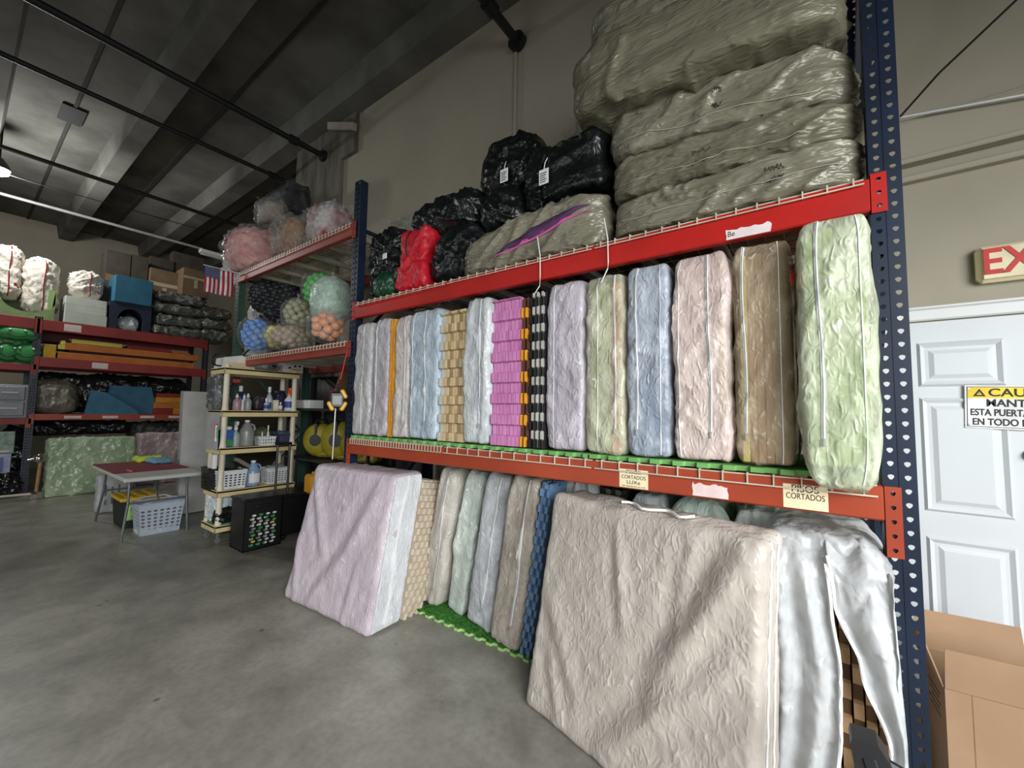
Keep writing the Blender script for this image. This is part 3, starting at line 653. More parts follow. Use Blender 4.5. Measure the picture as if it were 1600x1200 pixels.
# big beige bag
def drape2(p, w, d, h):
    t = p.z / h + .5
    if p.y < -.08:
        p.y -= .034 * fold(p.x, t, (.52, .97), (.12, .3), .055) + .022 * fold(p.x, t, (.5, .6), (-.1, .02), .05) + .014 * fold(p.x, t, (-.5, .55), (-.2, .15), .05) + .012 * fold(p.x, t, (-.1, .95), (.0, .5), .03) + .012 * fold(p.x, t, (-.45, .35), (-.3, .02), .035) + .01 * fold(p.x, t, (.3, .95), (.22, .6), .03)
    p.y += .2 * t - .03; p.x *= 1 - .025 * t
    if t > .9 and p.y > -.2: p.z += .02 * noise.noise(Vector((p.x * 5, p.y * 8, 1)))
    return p
t, b = standbag('huge beige white bag leaning in front at the right end of the rack', -1.25, -.135, 1.78, 0, 1.08, F('beigewhite', (196, 188, 178), a0=.8, c2=(184, 174, 162), scale=14, bump=.5, crease=.3), CM('beigeinside', (180, 158, 134)), 17, G_low, fz=1, dep=.24, rz=math.radians(-14), shape=drape2, amp=.0045, n=(76, 12, 72), r=.035)
for ch in t.children:
    if ch.name.startswith('foam_mats'):
        for v in ch.data.vertices: v.co.y += .2 * v.co.z / 1.08 - .02; v.co.x *= .965
for s in (1, -1):
    path = [(.985, s * .3, lerp(-.95, .97, i / 40)) for i in range(41)]
    b.strip(MB(), path, .01 / .24, .005, 1).build('seam', ZIP_T, t, 60)
pts = [b.S(lerp(-.25, .45, i / 14), .25 * math.sin(i * .9) - .35, 1, off=.012) for i in range(15)]
MB().tube(pts, .007, 6).build('tie_tape', ZIP_T, t, 60)
# bags standing behind it, only their tops in view
standbag('white bag top poking up behind the left corner of the huge beige bag', -1.36, -1.08, 2.42, 0, 1.11, F('rear_white', (212, 214, 212), a0=.6), CM('grey', (150, 148, 152)), 18, G_low, fz=.28, dep=.6, amp=.03, n=(14, 16, 40), shape=topper(.3))
tile_stack('dark puzzle mats standing behind the huge beige bag', -1.06, -.9, 2.4, 0, 5, [M_bk, mat('foam_olive', (86, 84, 60), .8)], h=1.09, dep=.6)
standbag('crumpled greyish white bag top behind the middle of the huge beige bag', -.88, -.64, 2.36, 0, 1.1, F('rear_grey', (206, 212, 212), a0=.6), CM('greyblue', (146, 148, 156)), 19, G_low, fz=.28, dep=.6, amp=.032, n=(14, 16, 40), shape=topper(.35))
standbag('crumpled pale green bag top behind the huge beige bag', -.62, -.36, 2.34, 0, 1.09, F('rear_green', (196, 214, 200), a0=.5), CM('green', (160, 182, 112), (196, 150, 110)), 20, G_low, fz=.28, dep=.6, amp=.034, n=(14, 16, 40), shape=topper(.35))
standbag('crumpled white and green bag top behind the right corner of the huge beige bag', -.34, -.1, 2.34, 0, 1.1, F('rear_wg', (216, 224, 216), a0=.55), CM('darkgreen', (90, 140, 96)), 21, G_low, fz=.28, dep=.6, amp=.034, n=(14, 16, 40), shape=topper(.35))
# open white bag with wood brown checker mats inside
ob = thing('open_mat_bag', 'unzipped white bag hanging open over brown checker puzzle mats beside the right upright', 'bag', (0, 2.0, 0))
M_wd = mat('foam_wood', (190, 154, 112), .75, c2=(160, 124, 84), vs=7); M_wdk = mat('foam_wood_recess_shade', (104, 76, 52), .8)
def wood_tile(ph):
    me = tile_mesh(.034, .8, 1.0, .062, .016, ph).mesh('foam_tile'); me.materials.append(M_wd); me.materials.append(M_wdk)
    for p in me.polygons:                                      # recess shade painted on the sunk teeth as a darker brown
        if p.normal.y < -.9 and p.center.y > .008: p.material_index = 1
    return me
wt = [wood_tile(0), wood_tile(1)]
for i in range(6): share('foam_tile', wt[i % 2], ob, (.012 + i * .035, .02, 0.01))
for i in range(3): share('foam_tile', wt[i % 2], ob, (-.1 + i * .035, .06, 0.01))
MW = film('film_openbag', (206, 208, 208), a0=.5, a1=.85, rough=.32, scale=9, bump=.5, crease=.3)
def curve(P, v):
    k = v * (len(P) - 1); i = min(int(k), len(P) - 2); f = k - i; f = f * f * (3 - 2 * f); return lerp(P[i], P[i + 1], f)
def curtain(L, Rr, nfold, amp, seed, y0):
    def fn(u, v):
        z = lerp(1.07, .0, v); x = lerp(curve(L, v), curve(Rr, v), u)
        y = y0 - .035 * math.sin(min(1, v * 3) * PI / 2) + amp * math.sin(u * nfold * 2 * PI + 1.3 * math.sin(v * 4 + seed)) * min(1, v * 4) + wrinkle((x * 1.2, 0, z), .012, seed)
        return (x, y + .1 * (max(0, .1 - v) / .1) ** 2, z + .02 * math.sin(u * 9 + seed) * (1 - v))
    return fn
for k, (L, Rr, nf, am, sd) in enumerate((((-.2, -.2, -.2, -.2, -.2, -.19), (.03, .045, .065, .06, .04, -.005), 2.6, .02, 3),
                                         ((.035, .055, .125, .19, .12, .0), (.2, .222, .23, .235, .23, .22), 1.2, .016, 8))):
    mb = MB().sheet(curtain(L, Rr, nf, am, sd, -.02), 34, 70)
    o = mb.build(('left_flap', 'right_flap')[k], MW, ob, 70)
    so = o.modifiers.new('thickness', 'SOLIDIFY'); so.thickness = .003
    e = []
    fn = curtain(L, Rr, nf, am, sd, -.026)
    e = [fn(1 if k == 0 else 0, i / 50) for i in range(3, 51)]
    MB().tube(e, .006, 5).build('zipper_tape', ZIP_T, ob, 60)
b = Bag(.4, .56, .17, .06, (34, 40, 14), .014, 31, None, 1.3); mb = b.mb()
mb.v = [(v[0] + .03, v[1] + .31, v[2] + .915 - .05 * max(0, v[0]) - .35 * max(0, v[0] - .12)) for v in mb.v]; mb.build('bag_top', MW, ob, 70)
mb = MB().sheet(lambda u, v: (.222 + wrinkle((0, u, v), .01, 5), lerp(-.05, .6, u), lerp(.98, 0, v)), 14, 30); o = mb.build('side_panel', MW, ob, 70)
o.modifiers.new('thickness', 'SOLIDIFY').thickness = .003

# ------------------------------------------------------------------ top shelf of the near rack
MS = woven('silver_woven', (128, 125, 104), (104, 100, 82), .36, .1, .9, 11, (.35, .9, 1.6), crease=(188, 186, 166)); MS2 = woven('silver_woven_light', (138, 134, 114), (114, 110, 93), .34, .1, .9, 11, (.4, .9, 1.6), crease=(204, 202, 186))
M_str = mat('white_cord', (226, 224, 214), .6)
def longbag(name, label, L, R, yf, dep, m, seed, group, mid=0, amp=.022, n=(120, 22, 22), pinch=.22, cat='bag', f=1.7, dirx=.35):
    x0, x1 = L[0], R[0]; w = x1 - x0; base = min(L[1], R[1])
    def shp(p, w_, d_, h_):
        u = max(0, min(1, p.x / w_ + .5)); e = 1 - pinch * abs(2 * u - 1) ** 7
        zb = lerp(L[1], R[1], u); zt = lerp(L[2], R[2], u) + mid * math.sin(u * PI)
        return Vector((p.x, p.y * (1 - .25 * abs(2 * u - 1) ** 8), (zb + zt) / 2 + p.z / h_ * (zt - zb) * e - base - h_ / 2))
    t = thing(name, label, cat, ((x0 + x1) / 2, yf + dep / 2, base), group=group)
    b = Bag(w, dep, .25, .04, n, amp, seed, shp, f, dirx, .32); b.mb().build('bag_skin', m, t, 70); return t, b
def cord_on(b, t, pts, r=.0018, name='cord'): MB().tube([b.S(*p, off=.004) for p in pts], r, 5).build(name, mat('sack_cord', (186, 182, 164), .6), t, 60)
def scribble(b, t, cx, cz, s, seed, w):
    rnd = random.Random(seed); P = []
    for row in range(2):
        P = [b.S(cx + (i / 26 - .5) * s * .6, -1, cz - row * .5 + rnd.uniform(-.13, .13), off=.002) for i in range(27)]
        MB().tube(P, .0011, 4).build('handwriting', M_ink, t, 60)
ZT = 2.507; G_s = 'long silver sacks stacked on the top shelf'
tA, bA = longbag('long_sack', 'lowest long silver grey sack of the stack, lying on the red beam deck', (-.885, ZT, 2.735), (.225, ZT, 2.71), 2.08, .9, MS2, 1, G_s); scribble(bA, tA, .42, .3, .22, 1, 0)
cord_on(bA, tA, [(x / 20, -1, .05 * math.sin(x * .6) - .2) for x in range(-17, 18)]); 
tB, bB = longbag('long_sack', 'second long silver grey sack from the bottom of the stack, with handwriting near its middle', (-.90, 2.735, 3.0), (.215, 2.71, 2.875), 2.1, .88, MS, 2, G_s); scribble(bB, tB, -.1, .1, .26, 2, 0)
cord_on(bB, tB, [(x / 20, -1, -.35 + .06 * math.sin(x * .5)) for x in range(-18, 14)])
tC, bC = longbag('long_sack', 'third long silver grey sack of the stack, swollen at its left end', (-.91, 3.0, 3.29), (.205, 2.875, 3.12), 2.1, .88, MS2, 3, G_s, mid=.02); scribble(bC, tC, .05, .3, .14, 3, 0)
cord_on(bC, tC, [(x / 20, -1, -.55 + .07 * math.sin(x * .4)) for x in range(-18, 16)])
tD, bD = longbag('long_sack', 'big silver grey sack jutting out over the top of the stack', (-1.08, 3.24, 3.58), (.17, 3.14, 3.46), 1.93, .95, MS, 4, G_s, mid=.03, amp=.024, f=1.5)
MB().tube([bD.S(.62, -1, .6, off=.01) + Vector((0, -.01 * 0, 0)), bD.S(.62, -1, .2, off=.02), bD.S(.6, -1, -.3, off=.025)], .004, 5).build('cord', M_str, tD)
tE, bE = longbag('long_sack', 'uppermost silver grey sack of the stack, cut by the top of the photo', (-1.0, 3.6, 3.86), (.15, 3.46, 3.8), 2.02, .85, MS2, 6, G_s, amp=.024)
tF, bF = longbag('long_sack', 'long silver sack torn open over purple and pink foam sheets', (-2.05, ZT, 2.73), (-.915, ZT, 2.87), 2.09, .8, MS2, 5, G_s, mid=.03, amp=.022)
# the slit with the foam sheets showing
def slit(c, wdt, dz): 
    P = [(lerp(-.32, .86, i / 24), -1, lerp(-.35, .42, i / 24) + dz) for i in range(25)]
    mb = MB(); vs = []
    for i, p in enumerate(P):
        k = math.sin(PI * i / 24) * wdt
        for s in (-1, 1):
            q = bF.S(p[0], -1, p[2] + s * k, off=.012); vs.append(q)
    n = len(P); mb.add(vs, [(2 * i, 2 * i + 1, 2 * i + 3, 2 * i + 2) for i in range(n - 1)]); return mb
o = slit(0, .2, 0).build('purple_foam', mat('foam_dark_purple', (84, 48, 88), .8), tF, 60); o.modifiers.new('t', 'SOLIDIFY').thickness = .008
o = slit(0, .07, -.2).build('pink_foam', mat('foam_hot_pink', (206, 96, 158), .8), tF, 60); o.modifiers.new('t', 'SOLIDIFY').thickness = .01
for s, tt, lb, xx, L in ((0, tF, 0, -1.31, 1), (1, tA, 0, -.872, 1)):
    b0 = WL[tt.name]; MB().tube([(xx - b0.x - .02, 2.07 - b0.y, .12), (xx - b0.x, 2.072 - b0.y, .0), (xx - b0.x + .004, 2.07 - b0.y, -.13), (xx - b0.x, 2.072 - b0.y, -.19 + .02 * s), (xx - b0.x - .03, 2.05 - b0.y, -.25)], .0035, 5).build('hanging_cord', M_str, tt, 60)
# black, red and green bags
MBk = woven('black_woven', (22, 26, 26), (12, 15, 15), .34, 0, .55, 9); MRd = woven('red_fabric', (204, 24, 42), (168, 14, 32), .5, 0, .5, 8); MGn = woven('green_woven', (20, 72, 44), (12, 52, 32), .4, 0, .6, 9)
G_b = 'bags piled on the left of the top shelf'
def lump(name, label, x0, x1, z0, z1, yf, dep, m, seed, amp=.035, r=.14, group=G_b, ry=0, n=(18, 16, 18), top=.25, f=1.0, cat='bag'):
    w, h = x1 - x0, z1 - z0; r = min(r, w * .45, dep * .45, h * .45)
    def shp(p, w_, d_, h_):
        t = p.z / h_ + .5; p.x *= 1 - top * t * t; p.y *= 1 - top * .6 * t * t; return p
    t = thing(name, label, cat, ((x0 + x1) / 2, yf + dep / 2, z0), group=group, ry=ry)
    b = Bag(w, dep, h, r, n, amp, seed, shp, f); b.mb().build('bag_skin', m, t, 75); return t, b
t, b = lump('black_bag', 'big black bag standing beside the left blue upright on the top shelf', -3.24, -2.74, ZT, 3.16, 2.13, .55, MBk, 1, amp=0.032, n=(41, 32, 51), top=.12)
b1 = b.S(.25, -1, .1, off=.01); MB().box(b1.x - .025, b1.x + .03, b1.y - .01, b1.y, b1.z - .02, b1.z + .03, .008).build('white_tag', M_white, t)
lump('green_bag', 'small dark green bag at the foot of the big black bag', -3.08, -2.8, ZT, 2.74, 2.09, .25, MGn, 2, amp=.02, r=.08)
t, b = lump('red_bag', 'bright red drawstring bag between the black bags on the top shelf', -2.78, -2.4, ZT, 2.76, 2.1, .45, MRd, 3, amp=.022, r=.06, n=(22, 16, 16), top=.05)
q = Bag(.3, .4, .34, .05, (24, 16, 22), .02, 5, None); mb = q.mb(); mb.v = [(v[0] + .04 - .1 * max(0, .3 - v[2]), v[1] - .012, v[2] + .17) for v in mb.v]; mb.build('bag_neck', MRd, t, 70)
MB().tube([(.0, -.2, .5), (-.01, -.235, .42), (-.005, -.24, .33), (.012, -.24, .27)], .005, 5).build('drawstring', M_ink, t, 60)
t, b = lump('black_bag', 'long black bag lying across the top of the red bag', -2.76, -1.98, 2.97, 3.3, 2.2, .5, MBk, 4, amp=0.025, n=(48, 25, 25), top=.05)
b1 = b.S(-.4, -1, -.7, off=.01); MB().box(b1.x - .04, b1.x + .04, b1.y - .015, b1.y, b1.z - .015, b1.z + .02, .008).build('white_tag', M_white, t)
lump('black_bag', 'black bag slumped between the red bag and the torn silver sack', -2.39, -1.9, ZT, 2.98, 2.12, .5, MBk, 5, amp=0.032, n=(35, 25, 32), top=.3)
t, b = lump('black_bag', 'tall black bag with a white tag, at the top of the pile', -2.05, -1.5, 3.16, 3.62, 2.28, .5, MBk, 6, amp=0.036, n=(41, 28, 41), top=.2)
def tagon(t, b, cx, cz):
    p = b.S(cx, -1, cz, off=.03); g = MB().box(p.x - .035, p.x + .035, p.y - .004, p.y, p.z - .1, p.z, .003).build('white_tag', M_white, t)
    for k in range(5): MB().box(p.x - .024, p.x + .022 - .006 * (k % 3), p.y - .0055, p.y - .004, p.z - .03 - k * .014, p.z - .025 - k * .014).build('tag_print', M_ink, g, 0)
    MB().tube([p, p + Vector((0, .012, .05)), p + Vector((.005, .04, .1))], .003, 5).build('tag_string', M_str, g)
tagon(t, b, .1, -.35)
lump('black_bag', 'small round black bag under the tall tagged one', -2.0, -1.58, 2.86, 3.19, 2.2, .45, MBk, 7, amp=0.025, n=(32, 25, 28), top=.1)
lump('black_bag', 'narrow black bag standing in the middle of the black bag pile', -1.6, -1.3, 2.87, 3.38, 2.22, .4, MBk, 8, amp=0.029, n=(28, 25, 38), top=.2)
t, b = longbag('black_bag', 'boxy black bag with a white tag beside the silver sacks', (-1.38, 2.9, 3.22), (-.93, 2.9, 3.3), 2.14, .5, MBk, 9, G_b, amp=.03, n=(24, 16, 16), pinch=.1)
tagon(t, b, -.72, .1)
MCl = film('clear_wrap', (206, 208, 204), a0=.03, a1=.24, rough=.14, scale=7, bump=.6, crease=.35)
lump('clear_wrap_bundle', 'crumpled clear plastic wrap behind the boxy black bag', -1.3, -.95, 3.3, 3.56, 2.3, .4, MCl, 10, amp=.06)
lump('clear_wrap_bundle', 'clear plastic wrap bundle lying behind the left blue upright', -3.7, -2.85, 3.2, 3.5, 2.5, .45, MCl, 11, amp=.05, n=(26, 14, 14))
# ------------------------------------------------------------------ second bay: bags of play balls, foam on top
def depth(p): return (Vector(p) - CAM).dot(_f)
BALL = {}
def ball_mesh(m, r):
    k = (m.name, round(r, 3))
    if k not in BALL:
        bm = bmesh.new(); bmesh.ops.create_icosphere(bm, subdivisions=2, radius=r); me = bpy.data.meshes.new('ball'); bm.to_mesh(me); bm.free()
        me.polygons.foreach_set('use_smooth', [True] * len(me.polygons)); me.materials.append(m); BALL[k] = me
    return BALL[k]
def rect(px, Y):
    c = onY((px[0] + px[2]) / 2, (px[1] + px[3]) / 2, Y); s = depth(c) / FPX
    return c, (px[2] - px[0]) / 2 * s, (px[3] - px[1]) / 2 * s
G_ball = 'plastic bags of play balls'
def ballbag(label, px, Y, m, zb=None, r=.042, fm=None, seed=0):
    c, rx, rz = rect(px, Y)
    if zb is not None: c.z = max(c.z, zb + rz)
    t = thing('bag_of_balls', label, 'bag', (c.x, c.y, c.z - rz), group=G_ball); me = ball_mesh(m, r)
    rnd = random.Random(seed); A, B = rx - r, rz - r
    n = int(11.5 * ((A * A + 2 * A * B) / 3) / (3.0 * r * r)); view = (CAM - c).normalized()
    for i in range(n):
        z = 1 - 2 * (i + .5) / n; a = i * 2.39996 + seed; q = math.sqrt(1 - z * z); d = Vector((q * math.cos(a), q * math.sin(a), z))
        if d.dot(view) < -.15: continue
        j = rnd.uniform(.93, 1.0)
        share('ball', me, t, (d.x * A * j, d.y * A * j, rz + d.z * B * j))
    b = Bag(2 * rx + .02, 2 * rx + .02, 2 * rz + .02, min(rx, rz) * .98, (22, 22, 22), .016, seed + 40, None, 1.4)
    mb = b.mb(); mb.v = [(v[0], v[1], v[2] - .01) for v in mb.v]; mb.build('bag_film', fm or MCb, t, 70)
    k = b.S(0, 0, 1); MB().lathe([(.03, -.03), (.01, .0), (.018, .03), (.022, .045)], (k.x, k.y, k.z), 9).build('bag_knot', MCl, t, 60)
MCt = film('clear_wrap_thin', (206, 208, 204), a0=.01, a1=.07, rough=.16, scale=7, bump=.4, crease=.08)
MCb = film('ball_bag_film', (214, 216, 214), a0=.04, a1=.2, rough=.14, scale=8, bump=.5, crease=.3)
P_ = lambda n, c: mat('ball_' + n, c, .4)
Z2 = 2.17
ballbag('clear bag of light blue balls at the left end of the lower deck', (378, 496, 425, 551), 2.24, P_('blue', (112, 158, 222)), Z2, seed=1)
ballbag('dark bag of black purple balls between the blue and yellow ones', (394, 488, 446, 546), 2.45, P_('plum', (30, 17, 30)), Z2, seed=2, fm=MCt)
ballbag('large bag of black balls on top of the lower row', (393, 434, 476, 500), 2.6, P_('black', (22, 24, 32)), None, seed=3, fm=MCt)
ballbag('small bag of yellow balls behind the taupe ones', (413, 505, 452, 546), 2.4, P_('yellow', (226, 204, 40)), Z2, seed=4)
ballbag('clear bag of taupe balls in front on the lower deck', (424, 508, 484, 546), 2.25, P_('taupe', (168, 150, 118)), Z2, seed=5)
ballbag('clear bag of olive grey balls above the taupe ones', (443, 467, 488, 513), 2.3, P_('olive', (166, 166, 126)), None, seed=6)
ballbag('bag of bright green balls near the roof of the lower deck', (474, 425, 534, 486), 2.6, P_('green', (104, 208, 100)), None, seed=7)
ballbag('frosted bag of mint balls leaning against the blue upright', (490, 434, 546, 506), 2.35, P_('mint', (176, 226, 190)), None, seed=8, fm=film('mint_film', (206, 226, 212), a0=.45, a1=.85, rough=.3))
ballbag('clear bag of peach balls at the right end of the lower deck', (484, 486, 540, 535), 2.25, P_('peach', (232, 164, 122)), Z2, r=.05, seed=9)
def plump(name, label, px, Y, m, seed, amp=.03, zb=None, film_m=None, group=None, cat='bag', ky=1.0, n=(20, 18, 18), kx=1.0, r=.8):
    c, rx, rz = rect(px, Y)
    if zb is not None: c.z = zb + rz
    rx *= kx; ry = rx * ky
    t = thing(name, label, cat, (c.x, c.y, c.z - rz), group=group)
    b = Bag(2 * rx, 2 * ry, 2 * rz, min(rx, rz, ry) * r, n, amp, seed, None, 1.2); b.mb().build('bag_skin' if not film_m else 'foam', m, t, 75)
    if film_m:
        b2 = Bag(2 * rx + .05, 2 * ry + .05, 2 * rz + .04, min(rx, rz, ry) * r, n, amp * 1.4, seed + 3, None, 1.6); mb = b2.mb(); mb.v = [(v[0], v[1], v[2] - .015) for v in mb.v]; mb.build('bag_film', film_m, t, 75)
    return t
M_fp = mat('foam_blush', (222, 168, 160), .7, c2=(202, 136, 132), vs=3, stretch=(1, 1, 4))
G_t2 = 'bagged foam on the top deck of the far bay'
plump('bagged_foam', 'clear bag of folded pink foam hanging over the left end of the top deck', (366, 340, 448, 408), 2.3, M_fp, 1, .04, 3.29, MCl, G_t2, n=(28, 20, 22), r=.95)
plump('bagged_foam', 'clear bag of tan foam beside the pink one on the top deck', (438, 326, 502, 384), 2.3, mat('foam_tan_bag', (150, 116, 86), .7), 2, .04, 3.29, MCl, G_t2, r=.9)
plump('bagged_foam', 'clear bag with red pieces next to the blue upright on the top deck', (490, 292, 548, 358), 2.4, mat('foam_dull_red', (150, 60, 66), .7, c2=(190, 186, 180), vs=5), 3, .05, 3.29, MCl, G_t2, r=.7)
plump('bagged_foam', 'black foam slab in clear plastic lying behind the pink foam', (384, 300, 500, 352), 2.7, mat('foam_soft_black', (24, 24, 26), .7), 4, .03, None, film('clear_wrap_thin', (206, 208, 204), a0=.01, a1=.07, rough=.16, scale=7, bump=.4, crease=.08), G_t2, ky=.3)
plump('bagged_foam', 'grey foam rings in plastic on top of the pink foam', (402, 318, 444, 350), 2.35, mat('foam_warm_grey', (168, 156, 146), .7), 6, .02, None, MCl, G_t2, ky=.7)
plump('crumpled_plastic', 'crumpled white plastic at the far left end of the top deck', (358, 370, 386, 412), 2.2, film('white_crumple', (232, 234, 232), a0=.6, a1=1, rough=.25), 5, .05, 3.2, None, G_t2)
plump('crumpled_plastic', 'crumpled white plastic behind the bag of black balls', (394, 440, 424, 545), 2.85, film('white_crumple', (232, 234, 232)), 7, .05, Z2 - .012, None, None)
# flag on a short pole at the bay end
_q = onX(320, 415, -5.87); _p = onX(322, 415, -5.87); _k = (onX(366, 417, -5.87).y - _q.y) / .42
t = thing('flag', 'small american flag hanging by its stripes from the end of the far bay', 'flag', (-5.87, _q.y, _p.z - .435 * _k))
t.scale = (1, _k, _k)
M_fr = mat('flag_red', (176, 34, 52), .7); M_fw = mat('flag_white', (232, 228, 224), .7); M_fb = mat('flag_blue', (40, 50, 104), .7)
fw = .42; sw = fw / 13
def cloth(y0, y1, z0, z1, off=0): return MB().sheet(lambda u, v: (off + .012 * math.sin(lerp(y0, y1, u) * 22) + .01 * math.sin(lerp(z0, z1, v) * 11), lerp(y0, y1, u), lerp(z0, z1, v)), 4 if y1 - y0 < .1 else 16, 14)
for i in range(13):
    o = cloth(i * sw, (i + 1) * sw, 0 if i < 13 else .2, .43 if i > 6 else .255).build('stripe', M_fr if i % 2 == 0 else M_fw, t, 60); o.modifiers.new('t', 'SOLIDIFY').thickness = .002
o = cloth(0, 7 * sw, .255, .43, .0).build('canton', M_fb, t, 60); o.modifiers.new('t', 'SOLIDIFY').thickness = .002
mb = MB()
for j in range(9):
    for i in range(6 if j % 2 == 0 else 5):
        y = 7 * sw * ((i + .5 + (.5 if j % 2 else 0)) / 6); z = .255 + .175 * (j + .5) / 9
        x = .012 * math.sin(y * 22) + .01 * math.sin(z * 11) + .004
        mb.add([(x, y + .009 * (1 if k % 2 == 0 else .4) * math.sin(k * PI / 5), z + .009 * (1 if k % 2 == 0 else .4) * math.cos(k * PI / 5)) for k in range(10)], [list(range(10))])
mb.build('stars', M_fw, t, 0, kind='stuff')
MB().cyl((.0, -.02, .44), (.06, .62, .42), .007, n=6).build('pole', M_white, t)

# ------------------------------------------------------------------ cream plastic shelving unit
M_cr = mat('cream_plastic', (216, 198, 148), .5, c2=(206, 186, 134)); M_cp = mat('cream_post', (216, 208, 186), .45, c2=(208, 198, 172))
U0, U1, V0 = -5.885, -5.46, onX(337, 800, -5.46).y
V1 = onX(469, 592, U1).y
TIER = [onX(348, py, U1).z for py in (573, 641, 700, 767, 821)]
un = thing('plastic_shelving', 'cream plastic shelving unit of five tiers crowded with cleaning bottles', 'shelving', (U1, V0, 0))
for z in TIER:
    mb = MB().box(U0, U1, V0, V1, z - .025, z - .008)
    mb.box(U1 - .012, U1, V0, V1, z - .075, z, .004).box(U0, U0 + .012, V0, V1, z - .075, z, .004).box(U0, U1, V0, V0 + .012, z - .075, z, .004).box(U0, U1, V1 - .012, V1, z - .075, z, .004)
    mb.build('shelf', M_cr, un, world=True)
for x in (U0 + .045, U1 - .045):
    for y in (V0 + .045, V1 - .045):
        for a, b in zip(TIER[1:], TIER[:-1]): MB().cyl((x, y, a - .06), (x, y, b - .03), .03, n=12).lathe([(.037, a), (.031, a + .05)], (x, y, 0), 12).build('post', M_cp, un, world=True)
        MB().cyl((x, y, TIER[0] - .04), (x, y, TIER[0] + .035), .033, .028, n=12).build('post_cap', M_cp, un, world=True)
        c = MB().cyl((x - .012, y, .03), (x + .012, y, .03), .03, n=14).box(x - .02, x + .02, y - .012, y + .012, .03, TIER[4] - .07, .003).build('caster', mat('caster_grey', (120, 120, 118), .4, .3), un, world=True)
def on_tier(k, px, dx=.1): p = onX(px, 600, U1 - dx); return Vector((U1 - dx, p.y, TIER[k] + .001))
M_clr = film('clear_plastic', (206, 212, 214), a0=.45, a1=.7, rough=.15, bump=.1)
def bottle(label, k, px, h, r, m, cap='cap', capm=None, lab=None, dx=.1, group='bottles on the cream shelving'):
    t = thing('bottle', label, 'bottle', on_tier(k, px, dx), group=group); nk = r * .36
    hb = h * (.78 if cap != 'spray' else .66)
    MB().lathe([(r * .92, 0), (r, .01), (r, hb * .66), (r * .82, hb * .78), (nk, hb * .92), (nk, hb)], n=16).build('bottle_body', m, t, 50)
    capm = capm or M_white
    if cap == 'spray':
        MB().lathe([(nk * 1.3, hb), (nk * 1.2, hb + .03)], n=12).build('collar', capm, t, 50)
        MB().box(-.014, .05, -.014, .014, h - .045, h, .006).box(.045, .062, -.008, .008, h - .03, h - .012, .002).box(-.03, .0, -.01, .01, hb + .03, h - .01, .005).build('spray_head', capm, t)
        MB().box(.022, .03, -.006, .006, h - .1, h - .04, .002).build('trigger', capm, t)
    elif cap == 'nozzle': MB().lathe([(nk * 1.4, hb), (nk * 1.2, hb + h * .06), (nk * .3, h)], n=12).build('nozzle', capm, t, 50)
    else: MB().lathe([(nk * 1.35, hb), (nk * 1.35, h), (nk * 1.1, h + .004)], n=12).build('cap', capm, t, 50)
    if lab:
        lm, z0, z1 = lab; MB().lathe([(r + .0015, hb * z0), (r + .0015, hb * z1)], n=16).build('bottle_label', lm, t, 50)
    return t
def jug(label, k, px, h, m, lab=None, dx=.14, loc=None):
    t = thing('jug', label, 'jug', loc or on_tier(k, px, dx), group='gallon jugs on the cream shelving'); w = .08
    b = [(w * .95, 0), (w, .012), (w, h * .55), (w * .96, h * .6), (w * .5, h * .84), (.024, h * .9), (.024, h * .94)]
    MB().lathe(b, n=20, sx=.95, sy=1).build('jug_body', m, t, 50)
    MB().lathe([(.028, h * .93), (.028, h), (.024, h * 1.01)], n=14).build('cap', M_white, t, 50)
    MB().tube([(0, .03, h * .86), (0, .075, h * .8), (0, .088, h * .66), (0, .078, h * .52)], .013, 8).build('handle', m, t, 60)
    if lab: MB().sheet(lambda u, v: ((w + .002) * .95 * math.cos(lerp(-.85, .85, u)), (w + .002) * math.sin(lerp(-.85, .85, u)), lerp(h * .12, h * .5, v)), 10, 2).build('jug_label', lab, t, 50)
M_lab = mat('label_white', (226, 226, 222), .5); M_lb = mat('label_blue', (44, 74, 140), .5); M_lg = mat('label_green', (56, 140, 80), .5)
bottle('clear bottle of pink liquid with a pointed nozzle on the second tier', 1, 372, .2, .042, mat('liquid_pink', (190, 150, 156), .3), 'nozzle', M_lab)
bottle('tall dark blue bottle at the back left of the second tier', 1, 377, .3, .045, mat('bottle_navy', (38, 44, 110), .3), dx=.3)
bottle('white bottle with a slim nozzle on the second tier', 1, 383, .2, .035, M_lab, 'nozzle', dx=.2)
bottle('grey bottle with a white nozzle in the middle of the second tier', 1, 389, .21, .04, mat('bottle_grey', (160, 164, 160), .35), 'nozzle', M_lab, dx=.12)
bottle('tall clear water bottle with a white lid on the second tier', 1, 422, .3, .037, M_clr, lab=(M_lb, .1, .45), dx=.16)
bottle('small pale blue bottle before the water bottle', 1, 418, .15, .03, mat('bottle_pale_blue', (176, 196, 214), .4), lab=(M_lb, .2, .6), dx=.08)
t = thing('carton', 'small cream carton standing on the second tier', 'box', on_tier(1, 431.5, .1)); MB().box(-.03, .03, -.033, .033, 0, .135, .004).build('carton_body', mat('carton_cream', (222, 212, 182), .6), t); MB().box(.03, .0306, -.025, .025, .03, .1).build('carton_label', M_lab, t)
bottle('short pink can beside the orange spray bottle', 1, 440, .105, .024, mat('can_pink', (206, 138, 140), .4), lab=(M_lab, .3, .8))
bottle('cleaning spray bottle with an orange trigger head and a blue white label', 1, 453, .3, .058, mat('bottle_white_blue', (214, 220, 230), .35), 'spray', mat('orange_plastic', (226, 92, 44), .4), (M_lb, .2, .62))
